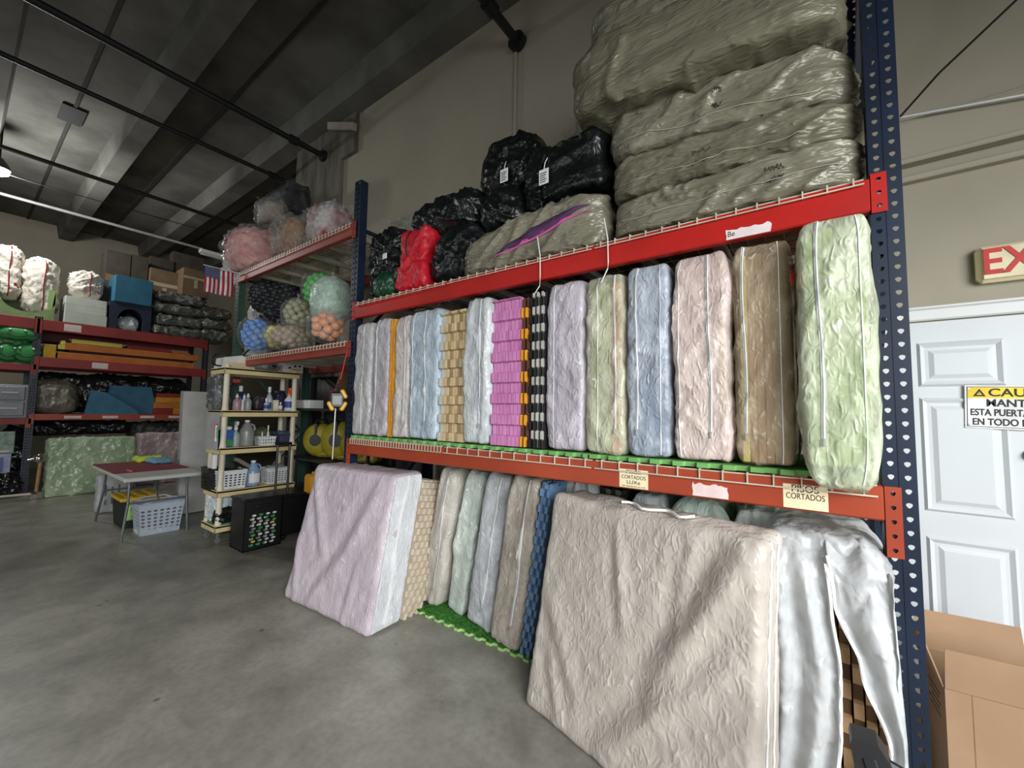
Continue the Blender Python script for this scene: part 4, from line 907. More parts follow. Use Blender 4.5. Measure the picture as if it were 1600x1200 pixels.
for k, (px, w, h, c, lb) in enumerate(((406, .09, .19, (52, 46, 52), 'dark crumpled pouch in the middle of the second tier'), (398, .07, .16, (40, 38, 44), 'small dark pouch behind the grey nozzle bottle'), (438, .1, .26, (34, 34, 60), 'dark blue bag at the back right of the second tier'))):
    p = on_tier(1, px, .22 + .06 * k); t = thing('pouch', lb, 'bag', p); Bag(.12, w * 1.6, h, .05, (10, 10, 12), .02, 60 + k, None, 2).mb().build('bag_skin', mat('pouch_%d' % k, c, .5), t, 70)
p = on_tier(1, 343, .3); t = thing('mesh_bag', 'grey mesh bag of parts hanging in the left end of the second tier', 'bag', p); Bag(.3, .16, .42, .06, (14, 12, 20), .03, 66, None, 1.5).mb().build('bag_skin', woven('mesh_grey', (104, 106, 104), (60, 62, 60), .3), t, 70)
p = on_tier(1, 362, .2)
t = thing('brush', 'long dark handled brush with a red head leaning in the second tier', 'brush', p); MB().cyl((.0, -.06, 0), (0, .04, .34), .012).build('handle', M_pipe, t); MB().box(-.03, .03, .0, .09, .33, .38, .01).build('brush_head', mat('brush_red', (170, 60, 44), .6), t)
# third tier
t = thing('detergent_box', 'blue and green detergent carton with a white top on the third tier', 'box', on_tier(2, 358, .12)); MB().box(-.06, .06, -.06, .06, 0, .2, .006).build('carton_body', mat('carton_blue', (44, 92, 172), .45), t); MB().box(-.061, .061, -.061, .061, .01, .09, .003).build('green_band', M_lg, t); MB().box(-.05, .05, -.05, .05, .2, .24, .015).build('lid', M_white, t)
bottle('clear spray bottle with a white head on the third tier', 2, 373, .3, .045, M_clr, 'spray', M_white)
jug('round shouldered gallon jug of grey liquid on the third tier', 2, 390, .31, mat('jug_grey', (150, 152, 148), .3))
def basket(name, label, p, w, d, h, m, holes=(6, 4), hr=.012, fill=None, group=None, taper=.9, wy=True):
    """open tub; the wide side faces +X and is perforated"""
    t = thing(name, label, 'basket', p, group=group); mb = MB(); nx, nz = holes
    def side(P0, P1, Q0, Q1, nu):
        for i in range(nu):
            for j in range(nz):
                u0, u1, v0, v1 = i / nu, (i + 1) / nu, .12 + .7 * j / nz, .12 + .7 * (j + 1) / nz
                g = lambda u, v: lerp(lerp(Vector(P0), Vector(P1), u), lerp(Vector(Q0), Vector(Q1), u), v)
                out = [g(lerp(u0, u1, a), lerp(v0, v1, b)) for a, b in ((0, 0), (.5, 0), (1, 0), (1, .5), (1, 1), (.5, 1), (0, 1), (0, .5))]
                hw = .34; inn = [g(lerp(u0, u1, .5 + hw * math.cos(a) * (1.0)), lerp(v0, v1, .5 + hw * .9 * math.sin(a))) for a in [(-3 + k) * PI / 4 for k in range(8)]]
                mb.add(out + inn, [(k, (k + 1) % 8, 8 + (k + 1) % 8, 8 + k) for k in range(8)])
        g = lambda u, v: lerp(lerp(Vector(P0), Vector(P1), u), lerp(Vector(Q0), Vector(Q1), u), v)
        mb.add([g(0, 0), g(1, 0), g(1, .12), g(0, .12), g(0, .82), g(1, .82), g(1, 1), g(0, 1)], [(0, 1, 2, 3), (4, 5, 6, 7)])
    a, b = d / 2, w / 2; A, B = a * taper, b * taper
    bot = [(A, -B, 0), (A, B, 0), (-A, B, 0), (-A, -B, 0)]; top = [(a, -b, h), (a, b, h), (-a, b, h), (-a, -b, h)]
    ns = max(2, round(nx * d / w))
    for k, nu in ((0, nx), (1, ns), (2, nx), (3, ns)): side(bot[k], bot[(k + 1) % 4], top[k], top[(k + 1) % 4], nu)
    mb.add(bot, [(0, 1, 2, 3)]); mb.v = [tuple(v) for v in mb.v]
    o = mb.build('basket_body', m, t, 0); o.modifiers.new('wall', 'SOLIDIFY').thickness = .003
    r = .008; R = MB()
    for k in range(4): R.cyl(top[k], top[(k + 1) % 4], r, n=6)
    R.build('rim', m, t)
    if fill: Bag(d * .84, w * .84, h * fill[1], .04, (10, 12, 8), .02, fill[2], None, 2).mb().build('contents', fill[0], t, 70)
    return t
M_wp = mat('white_plastic', (226, 228, 228), .4); M_bp = mat('black_plastic', (20, 20, 21), .42); M_pp = mat('purple_plastic', (72, 56, 92), .4)
basket('basket', 'low white tray with a small bottle on the third tier', on_tier(2, 419, .12), .2, .14, .1, M_wp, (6, 2))
bottle('slim white bottle tilted in the low tray', 2, 414, .17, .02, M_wp, 'nozzle', dx=.12); bottle('tall white tube sticking out of the low tray', 2, 423, .24, .018, M_lab, dx=.14)
basket('basket', 'purple basket at the right end of the third tier', on_tier(2, 448, .12), .19, .16, .13, M_pp, (6, 3), fill=(mat('teal_things', (70, 120, 116), .6, c2=(40, 60, 110)), 1.25, 71))
p = on_tier(2, 405, .34); t = thing('hose_bundle', 'dark green bundle at the back of the third tier', 'bundle', p); Bag(.14, .3, .2, .07, (10, 14, 12), .04, 72, None, 2).mb().build('bundle_body', mat('bundle_green', (44, 64, 44), .6, c2=(96, 104, 60), vs=16), t, 70)
# fourth tier
basket('basket', 'black basket at the left end of the fourth tier', on_tier(3, 327, .3) + Vector((.02, .08, 0)), .15, .24, .24, M_bp, (4, 4), fill=(mat('dark_stuff', (46, 38, 34), .6), .9, 73))
basket('basket', 'white basket with star shaped holes left of the blue jug', on_tier(3, 368, .14), .29, .2, .21, M_wp, (6, 5), fill=(mat('dark_stuff', (46, 38, 34), .6), 1.08, 74))
jug('clear gallon jug of pale blue liquid with a white label on the fourth tier', 3, 403, .3, mat('jug_blue', (132, 160, 186), .25), M_lab)
basket('basket', 'white basket with a grey cloth on the right of the fourth tier', on_tier(3, 436, .14), .25, .2, .19, M_wp, (6, 5), fill=(mat('grey_cloth', (150, 150, 152), .8), 1.15, 75))
t = thing('brush', 'grey scrubbing brush lying across the white basket', 'brush', on_tier(3, 383, .16) + Vector((0, 0, .2)), rx=-.6); MB().box(-.05, .05, -.13, .13, .03, .055, .01).build('brush_back', M_bp, t); MB().box(-.045, .045, -.12, .12, .055, .1, .006).build('bristles', mat('bristle', (128, 124, 118), .9, bump=1, bs=120), t)
# bottom tier
t = thing('plastic_bundle', 'white plastic wrapped bundle on the bottom tier', 'bundle', on_tier(4, 350, .24) + Vector((0, .1, .014))); Bag(.26, .34, .3, .05, (14, 16, 16), .03, 76, None, 1.6).mb().build('bag_skin', woven('wrap_white', (214, 222, 224), (180, 190, 194), .25), t, 70)
t = thing('black_pouch', 'black crumpled bag lying before the white bundle on the bottom tier', 'bag', on_tier(4, 362, .08) + Vector((.0, .02, .014))); Bag(.13, .24, .15, .05, (10, 14, 10), .03, 77, None, 2).mb().build('bag_skin', MBk, t, 70)
o = MB().box(-.18, .18, -.4, .4, 0, .02, .004).build('green_tray', mat('tray_green', (60, 130, 92), .5), loc=((U0 + U1) / 2, (V0 + V1) / 2, TIER[4])); tag(o, 'flat green tray lying on the bottom tier', 'tray'); o.location.z = TIER[4] - .007
# top of the unit
def on_top(px, dx=.15): return on_tier(0, px, dx)
t = thing('paper_box', 'open white paper box on top of the cream shelving', 'box', on_top(366, .2)); MB().prism([(-.17, 0), (.17, 0), (.14, .1), (.02, .16), (-.16, .12)], -.13, .13, 'x').build('carton_body', mat('paper_white', (226, 224, 214), .6), t, 0); MB().box(.13, .134, -.12, .12, .0, .07).build('front_flap', mat('paper_buff', (214, 198, 160), .7), t)
t = thing('control_box', 'white box with round yellow sockets on top of the cream shelving', 'box', on_top(452, .12)); MB().box(-.09, .09, -.13, .13, 0, .125, .006).build('carton_body', M_lab, t)
for k in range(4): MB().cyl((.09, -.02 + .035 * k, .04), (.105, -.02 + .035 * k, .04), .013, n=10).build('socket', mat('socket_yellow', (206, 168, 60), .5), t)
for y, z in ((-.05, .06), (.02, .085), (.08, .09)): MB().cyl((.09, y, z), (.1, y, z), .014, n=10).build('knob', M_bp, t)
o = MB().tube([(.0, .07 * math.cos(a * .5) * (1 + .1 * math.sin(a)), .075 + .07 * math.sin(a * .5)) for a in range(0, 60)], .009, 5).build('cable_coil', M_bp, loc=on_top(340, .14) + Vector((0, 0, .012)), smooth=60); tag(o, 'black cable coil on the left end of the cream shelving top', 'cable')
o = MB().tube([(.05 * math.sin(a * .7), .004 * a - .1, .03 + .022 * math.sin(a * 1.3)) for a in range(0, 50)], .006, 5).build('cable_tangle', mat('cord_grey', (170, 168, 160), .6), loc=on_top(430, .16) + Vector((0, 0, .008)), smooth=60); tag(o, 'tangle of grey cords beside the white socket box', 'cable')
t = thing('paper_sheet', 'grey paper sheet hanging on the left side of the cream shelving', 'paper', (U0 + .2, V0 - .006, 1.05)); MB().box(-.2, .18, -.003, .0, 0, .44).build('sheet', mat('sheet_grey', (168, 168, 166), .6), t, 0)
t = thing('power_box', 'white socket box hanging on the front left post', 'socket', (U1 - .03, V0 - .035, .85)); MB().box(-.04, .035, -.02, .02, 0, .16, .006).build('box_body', M_lab, t); MB().tube([(0, 0, 0), (.0, .0, -.12), (-.1, .01, -.2)], .006, 5).build('cord', M_bp, t)
t = thing('marker_pouch', 'bright marker pens clipped on the front left post', 'pens', (U1 - .03, V0 - .03, 1.2))
for k, c in enumerate(((210, 60, 120), (230, 230, 230), (90, 170, 90))): MB().cyl((-.04 + k * .03, 0, -.04 * (k % 2)), (-.04 + k * .03, 0, .16 - .02 * k), .011, n=8).build('pen', mat('pen_%d' % k, c, .5), t)
# laundry hamper and trolley box in front of the shelving
def hamper(label, X, y0, y1, h, rows, cols, fillc):
    t = thing('laundry_hamper', label, 'hamper', (X, y0, 0)); w = y1 - y0; mb = MB(); d = .34
    cw, ch = w * .72 / cols, h * .62 / rows
    for j in range(rows):
        sh = (j % 2) * .5 * cw
        for i in range(cols):
            cy, cz = w * .14 + (i + .5) * cw, h * .07 + (j + .5) * ch
            out = [(a * cw / 2, b * ch / 2) for a, b in ((-1, -1), (0, -1), (1, -1), (1, 0), (1, 1), (0, 1), (-1, 1), (-1, 0))]
            ox = (.12 if j % 2 else -.12) * cw
            inn = [(ox + .37 * cw * math.cos((k - 3) * PI / 4), .44 * ch * math.sin((k - 3) * PI / 4)) for k in range(8)]
            mb.add([(0, cy + u, cz + v) for u, v in out] + [(0, cy + u, cz + v) for u, v in inn] + [(-.006, cy + u, cz + v) for u, v in inn], [(k, (k + 1) % 8, 8 + (k + 1) % 8, 8 + k) for k in range(8)] + [(8 + k, 8 + (k + 1) % 8, 16 + (k + 1) % 8, 16 + k) for k in range(8)])
    mb.add([(0, 0, 0), (0, w, 0), (0, w, h * .07), (0, 0, h * .07), (0, 0, h * .69), (0, w, h * .69), (0, w, h), (0, 0, h), (0, w * .14, h * .07), (0, w * .14, h * .69), (0, w * .86, h * .07), (0, w * .86, h * .69)], [(0, 1, 2, 3), (4, 5, 6, 7), (3, 8, 9, 4), (10, 2, 5, 11)])
    mb.box(-d, 0, 0, .006, 0, h).box(-d, 0, w - .006, w, 0, h).box(-d, -d + .006, 0, w, 0, h).box(-d, 0, 0, w, 0, .01)
    mb.build('hamper_body', M_bp, t, 0)
    MB().box(-d - .01, .012, -.012, w + .012, h - .03, h, .006).build('rim', M_bp, t)
    MB().box(-.004, .014, w * .3, w * .7, h * .8, h * .86, .006).build('hand_grip', mat('grip_dark', (8, 8, 8), .5), t)
    rnd = random.Random(3)
    for j in range(7):
        for i in range(5): MB().box(-.07 - .02 * rnd.random(), -.012, w * .05 + i * w * .18, w * .05 + (i + .97) * w * .18, .015 + j * h * .1, .012 + (j + .96) * h * .1, .012).build('folded_cloth', mat('cloth_%d' % (c := rnd.choice((0, 0, 0, 0, 1, 2, 3))), ((226, 226, 222), (70, 160, 84), (206, 196, 80), (160, 156, 152))[c], .8), t)
hamper('black laundry hamper with oval holes showing white cloths, on the floor before the shelving', -4.94, 1.94, 2.33, .56, 10, 4, None)
t = thing('trolley_box', 'black crate trolley with a tall pull handle behind the hamper', 'trolley', (-5.05, 2.36, 0))
MB().box(-.4, 0, 0, .4, .05, .5, .02).build('crate_body', M_bp, t); MB().box(-.42, .015, -.012, .412, .48, .53, .01).build('lid', M_bp, t)
for y in (.04, .36): MB().cyl((.012, y, .03), (-.02, y, .03), .03, n=12).build('wheel', M_bp, t)
MB().cyl((.02, .375, .06), (.02, .375, .42), .008, n=8).build('chrome_bar', mat('steel', (170, 170, 170), .3, .9), t)
for y in (-.02, .12): MB().cyl((-.1, y, .5), (-.1, y, 1.12), .014, n=8).build('pull_rod', M_bp, t)
MB().cyl((-.1, -.04, 1.12), (-.1, .14, 1.12), .018, n=8).build('handle', M_bp, t)

# ------------------------------------------------------------------ things under the second bay behind the shelving
t = thing('dark_shelf', 'dark metal shelf behind the cream unit holding yellow blowers', 'shelf', (-4.9, 2.75, 0)); MBs_t = mat('shade_black', (16, 16, 17), .6); M_dk = mat('dark_steel', (38, 38, 40), .5)
for z in (.5, .9, 1.55): MB().box(-.95, .95, 0, .35, z - .03, z, .004).build('shelf_board', M_dk, t)
for x in (-.93, .93):
    for y in (.015, .335): MB().box(x - .015, x + .015, y - .015, y + .015, 0, 2.0).build('post', M_dk, t)
M_yl = mat('blower_yellow', (158, 146, 30), .5, c2=(132, 120, 20))
for k, (x, z, r, lb) in enumerate(((-.05, .9, .22, 'yellow floor blower in front on the dark shelf'), (.42, .9, .24, 'middle yellow floor blower on the dark shelf'), (.8, .9, .21, 'yellow floor blower nearest the blue upright'))):
    t = thing('floor_blower', lb, 'blower', (-5.2 + x, 2.93, z), rz=.5, group='yellow blowers')
    o = MB().lathe([(r * .3, -.13), (r * .75, -.12), (r * .97, -.07), (r, 0), (r * .97, .07), (r * .75, .12), (r * .3, .13)], n=26).build('blower_housing', M_yl, t, 50); o.matrix_local = Matrix.Translation((0, 0, r + .02)) @ Matrix.Rotation(PI / 2, 4, 'X')
    MB().box(-.02, r + .06, -.1, .1, .02, .18, .03).build('air_outlet', M_yl, t)
    MB().lathe([(r * .12, 0), (r * .32, .0), (r * .34, .015)], n=20).build('air_inlet', M_bp, t).matrix_local = Matrix.Translation((0, -.127, r + .02)) @ Matrix.Rotation(PI / 2, 4, 'X')
    MB().box(-.02, .02, -.135, .135, r * 1.2, 2 * r + .022, .01).build('belt', M_bp, t)
    MB().tube([(-.1, 0, 2 * r), (-.06, 0, 2 * r + .06), (.06, 0, 2 * r + .06), (.1, 0, 2 * r)], .013, 6).build('handle', M_bp, t, 60)
t = thing('yellow_jug', 'yellow jerry can below the dark shelf beside the pale pink bag', 'can', (-5.0, 2.72, .5)); MB().box(-.1, .1, -.08, .08, 0, .24, .03).lathe([(.025, .24), (.025, .27)], (0, .0, 0), 10).build('can_body', mat('can_yellow', (216, 150, 30), .45), t)
t = thing('leaning_board', 'brown board leaning on the dark shelf above the blowers', 'board', (-4.75, 2.85, 1.552), ry=.5); MB().box(-.012, .012, -.12, .12, .01, .5).build('board', mat('board_brown', (150, 110, 72), .7), t)
o = MB().sheet(lambda u, v: (lerp(-6.3, -3.45, u), 3.13 + .012 * math.sin(u * 60) + .01 * math.sin(u * 23 + v * 5), lerp(2.0, .01, v)), 90, 6).build('shade_sheet', MBs_t, loc=(0, 0, 0), smooth=60); tag(o, 'added black sheet standing in for shade behind the dark shelf under the far bay', 'shade sheet'); o.modifiers.new('t', 'SOLIDIFY').thickness = .003  # added sheet, its black stands in for the shade under the bay
t = thing('white_carton', 'white carton on the dark shelf behind the cream unit', 'box', (-5.55, 2.8, 1.551)); MB().box(-.2, .2, 0, .2, 0, .11, .005).build('carton_body', M_lab, t)
# hanging scale
p = onY(527, 625, 2.0)
t = thing('hanging_scale', 'yellow and black digital crane scale hanging on a red cord by the blue upright', 'scale', p)
t.scale = (.72, .72, .72)
R = Matrix.Rotation(1.05, 4, 'Z')
MB().box(-.085, .085, -.03, .03, -.1, .1, .02, R).build('scale_body', M_bp, t)
MB().box(-.055, .05, -.036, -.028, -.06, .055, .006, R).build('display', mat('lcd_grey', (104, 108, 102), .35), t)
for sx, sz in ((1, 1), (1, -1), (-1, -1)):
    MB().box(-.025, .025, -.034, .034, -.06, .06, .015, R @ Matrix.Translation((sx * .072, 0, sz * .075)) @ Matrix.Rotation(-sx * sz * .5, 4, 'Y')).build('yellow_bumper', mat('bumper_yellow', (236, 176, 34), .4), t)
MB().tube([(0, 0, .1), (-.03, 0, .15), (0, 0, .19), (.03, 0, .15), (0, 0, .1)], .01, 6).build('shackle', M_dk, t, 60)
MB().tube([(0, .0, .17), (.02, .02, .25), (.03, .08, (2.05 - p.z) / .72)], .008, 6).build('red_cord', mat('cord_red', (176, 34, 44), .6), t, 60)
MB().tube([(-.03, -.01, .12), (-.12, -.02, .1), (-.14, -.02, .04), (-.06, -.02, .09)], .009, 6).build('cord_tail', mat('cord_red', (176, 34, 44), .6), t, 60)
MB().cyl((-.03, 0, -.1), (-.05, 0, -.72), .008, n=8).build('steel_rod', M_galv, t)

# ------------------------------------------------------------------ folding table and what is under it
M_tab = mat('table_plastic', (196, 196, 190), .5, c2=(184, 184, 178)); M_leg = mat('table_leg_grey', (120, 122, 124), .4, .5)
t = thing('folding_table', 'white folding table with grey tube legs, half covered by a red board', 'table', (-7.0, 1.56, 0))
MB().box(-.88, .86, -.37, .37, .695, .74, .012).build('tabletop', M_tab, t)
for s in (1, -1):
    x = s * .62
    for y in (-.3, .3): MB().tube([(x - .02 * s, y * .9, .7), (x, y * .92, .42), (x + .16 * s if s < 0 else x - .02, y * 1.02, .02), (x + .17 * s if s < 0 else x - .02, y * 1.02, .0)], .014, 8).build('leg', M_leg, t, 60)
    MB().cyl((x, -.27, .42), (x, .27, .42), .012, n=8).build('leg_crossbar', M_leg, t)
    MB().tube([(x, 0, .42), (x - .3 * s, 0, .69)], .011, 6).build('brace', M_leg, t)
o = MB().box(-.6, .6, -.365, .365, 0, .012, .003).build('red_board', mat('board_maroon', (128, 38, 50), .7, c2=(112, 30, 42)), loc=(-7.27, 1.56, .7405)); tag(o, 'flat maroon board lying on the folding table', 'board')
o = MB().box(-.09, .09, -.015, .015, 0, .01, .002).build('orange_strip', mat('strip_orange', (214, 118, 90), .6), loc=(-6.75, 1.35, .753)); tag(o, 'small orange strip at the edge of the maroon board', 'strip')
t = thing('cloth_pile', 'folded yellow green cloth on the back of the table', 'cloth', (-7.75, 1.74, .753)); Bag(.2, .28, .07, .03, (10, 12, 5), .02, 80, None, 2).mb().build('cloth', mat('cloth_lime', (196, 214, 70), .8), t, 70)
t = thing('cloth_pile', 'folded blue cloth beside the yellow green one on the table', 'cloth', (-7.45, 1.8, .753)); Bag(.34, .22, .06, .03, (12, 10, 5), .015, 81, None, 2).mb().build('cloth', mat('cloth_blue', (112, 164, 186), .8), t, 70)
M_lg2 = mat('basket_grey', (182, 192, 202), .4, c2=(172, 182, 194))
t = basket('laundry_basket', 'light grey laundry basket with rows of holes under the table front', (-6.62, 1.62, 0), .44, .34, .37, M_lg2, (7, 6), taper=.84, fill=(mat('cloth_pale', (206, 210, 190), .8), .14, 82))
for y in (-.17, .17): pass
MB().tube([(.17, -.18, .37), (.19, -.1, .405), (.19, .1, .405), (.17, .18, .37)], .012, 6).build('grip', M_lg2, t, 60); MB().tube([(-.17, -.18, .37), (-.19, -.1, .405), (-.19, .1, .405), (-.17, .18, .37)], .012, 6).build('grip', M_lg2, t, 60)
t = thing('storage_tote', 'black storage tote with a yellow lid behind the laundry basket', 'box', (-7.25, 1.55, 0)); MB().prism([(-.17, 0), (.17, 0), (.2, .34), (-.2, .34)], -.25, .25, 'x').build('tote_body', M_bp, t); MB().box(-.28, .28, -.22, .22, .34, .385, .012).build('lid', mat('lid_yellow', (226, 186, 44), .5), t)
for k in range(3): MB().box(-.24, .24, -.15 + k * .12, -.09 + k * .12, .385, .395, .004).build('lid_rib', mat('lid_yellow', (226, 186, 44), .5), t)
t = thing('cloth', 'pale green cloth hanging out of the yellow lidded tote', 'cloth', (-6.98, 1.43, .1)); Bag(.04, .08, .24, .02, (6, 8, 12), .015, 83, None, 2).mb().build('cloth', mat('cloth_pale_green', (166, 214, 130), .8), t, 70)
t = thing('paper_sack', 'white printed paper sack standing behind the left table legs', 'bag', (-8.35, 1.5, 0)); Bag(.2, .34, .52, .03, (10, 12, 18), .012, 84, None, 1).mb().build('bag_skin', mat('sack_white', (186, 188, 188), .6), t, 60)
for k in range(3): MB().box(.105, .108, -.1 + k * .07, -.08 + k * .07, .12, .4).build('print_bar', mat('print_grey', (110, 112, 114), .7), t, 0)
t = thing('spare_tabletop', 'tall whitish panel leaning between the table and the cream shelving', 'panel', (-7.35, 2.1, 0), ry=-.06); MB().box(-.03, .03, -.1, .52, 0.005, 1.78, .01).build('panel_board', M_tab, t); MB().box(-.034, .034, -.104, -.09, .005, 1.78, .003).build('panel_edge', mat('edge_grey', (150, 150, 148), .5), t)

# ------------------------------------------------------------------ racks along the far end
FX = -11.0
fr = thing('pallet_rack', 'far rack across the end of the room with dark red beams', 'rack', (FX, .86, 0))
def upright_x(y0, z1, parent):
    mb = MB(); w = .09
    for c in (.0215, .0685): holed(mb, y0 + c, .043, 0, z1, FX, .05, .0155, -.003, turn=1)
    mb.box(FX - .075, FX, y0 - .003, y0, 0, z1).box(FX - .075, FX, y0 + w, y0 + w + .003, 0, z1)
    mb.build('upright', M_blue, parent, 0, world=True); MB().box(FX - 1.05, FX - .97, y0, y0 + w, 0, z1).build('upright', M_blue, parent, 0, world=True)
for y in (.80, 3.3): upright_x(y, 3.1, fr)
upright_x(-1.75, 3.1, fr)
for (y0, y1, L) in ((.89, 3.3, ((1.27, 1.38), (2.22, 2.39), (2.87, 3.06))), (-1.66, .8, ((1.2, 1.3), (2.13, 2.25), (2.87, 3.06)))):
    for k, (a, b) in enumerate(L):
        o = MB().box(FX - .045, FX + .012, y0, y1, a, b, .005).build('beam', M_orange if k == 0 and y0 > 0 else M_dkred, fr, 0, world=True)
        [MB().box(FX + .012, FX + .018, yy - .03, yy + .03, a - .06, b).build('connector', M_orange if k == 0 else M_dkred, o, 0, world=True) for yy in (y0 - .03, y1 + .03)]
        MB().box(FX - 1.0, FX - .95, y0, y1, a, b, .005).build('beam', M_dkred, fr, 0, world=True)
        MB().box(FX - .99, FX - .03, y0, y1, b - .03, b - .002).build('shelf_board', mat('shelf_ply', (110, 100, 84), .8), fr, 0, world=True)
        if y0 > 0:
            for yy in ((1.5, 2.0), (1.55,), (1.15,))[k if k < 3 else 0] if k != 0 else (1.25, 1.75, 2.3, 2.75):
                MB().box(FX + .0125, FX + .0145, yy, yy + .22, a + .03, b - .03).build('beam_label', M_torn, o, 0, world=True)
ZL, ZM, ZH = 1.381, 2.391, 3.061
def fy(px, py=500, X=FX): return onX(px, py, X).y
def fz(px, py, X=FX): return onX(px, py, X).z
def fblock(name, label, cat, px0, px1, py0, zb, m, X=FX, dep=.6, group=None, bev=.01, part='foam_block'):
    y0, y1 = fy(px0, 520, X), fy(px1, 520, X); z1 = fz((px0 + px1) / 2, py0, X)
    t = thing(name, label, cat, (X, y0, zb), group=group); MB().box(-dep, 0, 0, y1 - y0, 0, max(.03, z1 - zb), bev).build(part, m, t); return t
def flump(name, label, cat, px0, px1, py0, zb, m, X=FX, dep=.5, seed=0, amp=.04, group=None, z1=None, n=(14, 20, 14), f=1.1, part='bag_skin', r=.16):
    y0, y1 = fy(px0, 520, X), fy(px1, 520, X); z1 = z1 or fz((px0 + px1) / 2, py0, X); h = z1 - zb; w = y1 - y0
    t = thing(name, label, cat, (X - dep / 2, (y0 + y1) / 2, zb), group=group)
    b = Bag(dep, w, h, min(r, h * .45, w * .45), n, amp, seed, None, f); b.mb().build(part, m, t, 75); return t, b
# top level
M_sg = mat('foam_sage', (138, 160, 106), .7, c2=(124, 146, 94)); y0, y1 = fy(-30), fy(84)
def cut_u(w, h, c, r, n=14): return [(0, 0), (w, 0), (w, h), (c + r, h), (c + r, h * .62)] + [(c + r * math.cos(a * PI / n), h * .62 - r * .8 * math.sin(a * PI / n)) for a in range(1, n)] + [(c - r, h * .62), (c - r, h), (0, h)]
t = thing('foam_cradle', 'sage green foam box with a round cut in front, on the far top shelf', 'foam block', (FX, y0, ZH)); w = y1 - y0; hh = fz(60, 448) - ZH
MB().prism(cut_u(w, hh, fy(42) - y0, .32), -.1, 0, 'x').box(-.7, -.1, 0, .08, 0, hh).box(-.7, -.1, w - .08, w, 0, hh).box(-.7, -.6, 0, w, 0, hh).build('foam_shell', M_sg, t, 0)
WB = woven('white_sack', (222, 216, 202), (200, 192, 178), .45, 0, .6, 6); M_rs = mat('strap_red', (140, 30, 44), .6)
def strapped(label, a, b, py, zb, X, seed, dep=.6):
    t, bg = flump('laundry_sack', label, 'bag', a, b, py, zb, WB, X, dep, seed, .035, 'white sacks with red straps on the far shelf', n=(20, 30, 30), r=.2)
    MB().tube([bg.S(1, .1 + .03 * math.sin(i * .7), lerp(-.9, .98, i / 14), off=.012) for i in range(15)], .009, 5).build('red_strap', M_rs, t, 60); MB().tube([bg.S(1, lerp(.45, .98, i / 6), -.45 + .08 * math.sin(i), off=.012) for i in range(7)], .009, 5).build('red_strap', M_rs, t, 60)
strapped('white sack cut by the left edge of the photo, on the far top shelf', -22, 27, 378, ZH + .3, FX - .15, 1)
strapped('big white sack with red straps sitting in the sage green foam box', 29, 88, 398, ZH + .1, FX - .12, 2, .45)
M_wf = mat('foam_white', (196, 200, 188), .7, c2=(186, 190, 178))
z = ZH
for k, (a, b, h) in enumerate(((97.5, 166, .2), (97.5, 164.5, .15), (97.5, 164, .15))):
    fblock('white_box', ('bottom', 'middle', 'top')[k] + ' one of three white foam boxes stacked on the far top shelf', 'foam block', a, b, 0, z, M_wf, X=FX - .01 * k, group='stacked white foam boxes')
    o = COL.objects[-1]; 
    zz = z; z += h + .002
    for q in o.children if o.type == 'EMPTY' else o.parent.children: 
        for v in q.data.vertices:
            if v.co.z > .015: v.co.z = h if v.co.z > .02 else v.co.z
strapped('smaller white sack on the stack of three white foam boxes', 104, 159, 420, z, FX - .1, 3, .5)
M_nv = mat('foam_navy', (30, 38, 58), .7); M_te = mat('foam_teal', (44, 104, 128), .7, c2=(38, 94, 118))
y0, y1 = fy(170), fy(236); h1 = fz(200, 474) - ZH
t = thing('foam_arch', 'navy foam box with an arched opening on the far top shelf', 'foam block', (FX, y0, ZH)); w = y1 - y0
arch = [(0, 0), (.12, 0), (.12, h1 * .35)] + [(w / 2 - (w / 2 - .12) * math.cos(a * PI / 12), h1 * .35 + h1 * .45 * math.sin(a * PI / 12)) for a in range(1, 12)] + [(w - .12, h1 * .35), (w - .12, 0), (w, 0), (w, h1), (0, h1)]
MB().prism(arch, -.55, 0, 'x').box(-.6, -.55, 0, w, 0, h1).build('foam_shell', M_nv, t, 0)
flump('plastic_bundle', 'pale plastic bundle inside the navy foam arch', 'bundle', 184, 218, 0, ZH, woven('wrap_white', (214, 222, 224), (180, 190, 194), .25), FX - .05, .35, 5, .03, z1=ZH + .28)
fblock('foam_box', 'teal blue foam box on top of the navy arch', 'foam block', 173.5, 234, 433, ZH + h1 + .003, M_te, X=FX + .03, dep=.6)
MSd = woven('silver_pillow', (132, 134, 124), (92, 94, 86), .2, .15, .8, 6, crease=(190, 192, 184))
k = 0
for (a, b, rows, base) in ((238, 318, ((ZH, .22), (ZH + .225, .24), (ZH + .48, .22), (ZH + .72, .22)), 0), (312, 362, ((ZH, .26), (ZH + .27, .24), (ZH + .52, .26)), 1)):
    for (z, h) in rows:
        lb = 'grey sack, number %s from the bottom of the stack %s' % (('one', 'two', 'three', 'four')[rows.index((z, h))], ('beside the teal foam box', 'behind the flag')[base])
        flump('grey_sack', lb, 'bag', a + (4 * (rows.index((z, h)) % 2)), b, 0, z, MSd, FX + .02, .8, 20 + k, .05, 'grey sacks on the far top shelf', z1=z + h, n=(14, 26, 10)); k += 1
M_cb = mat('cardboard_dim', (120, 98, 72), .8, c2=(106, 86, 62)); M_cb2 = mat('cardboard_dark', (70, 62, 52), .85, c2=(58, 52, 44)); M_tp = mat('packing_tape', (196, 180, 150), .4)
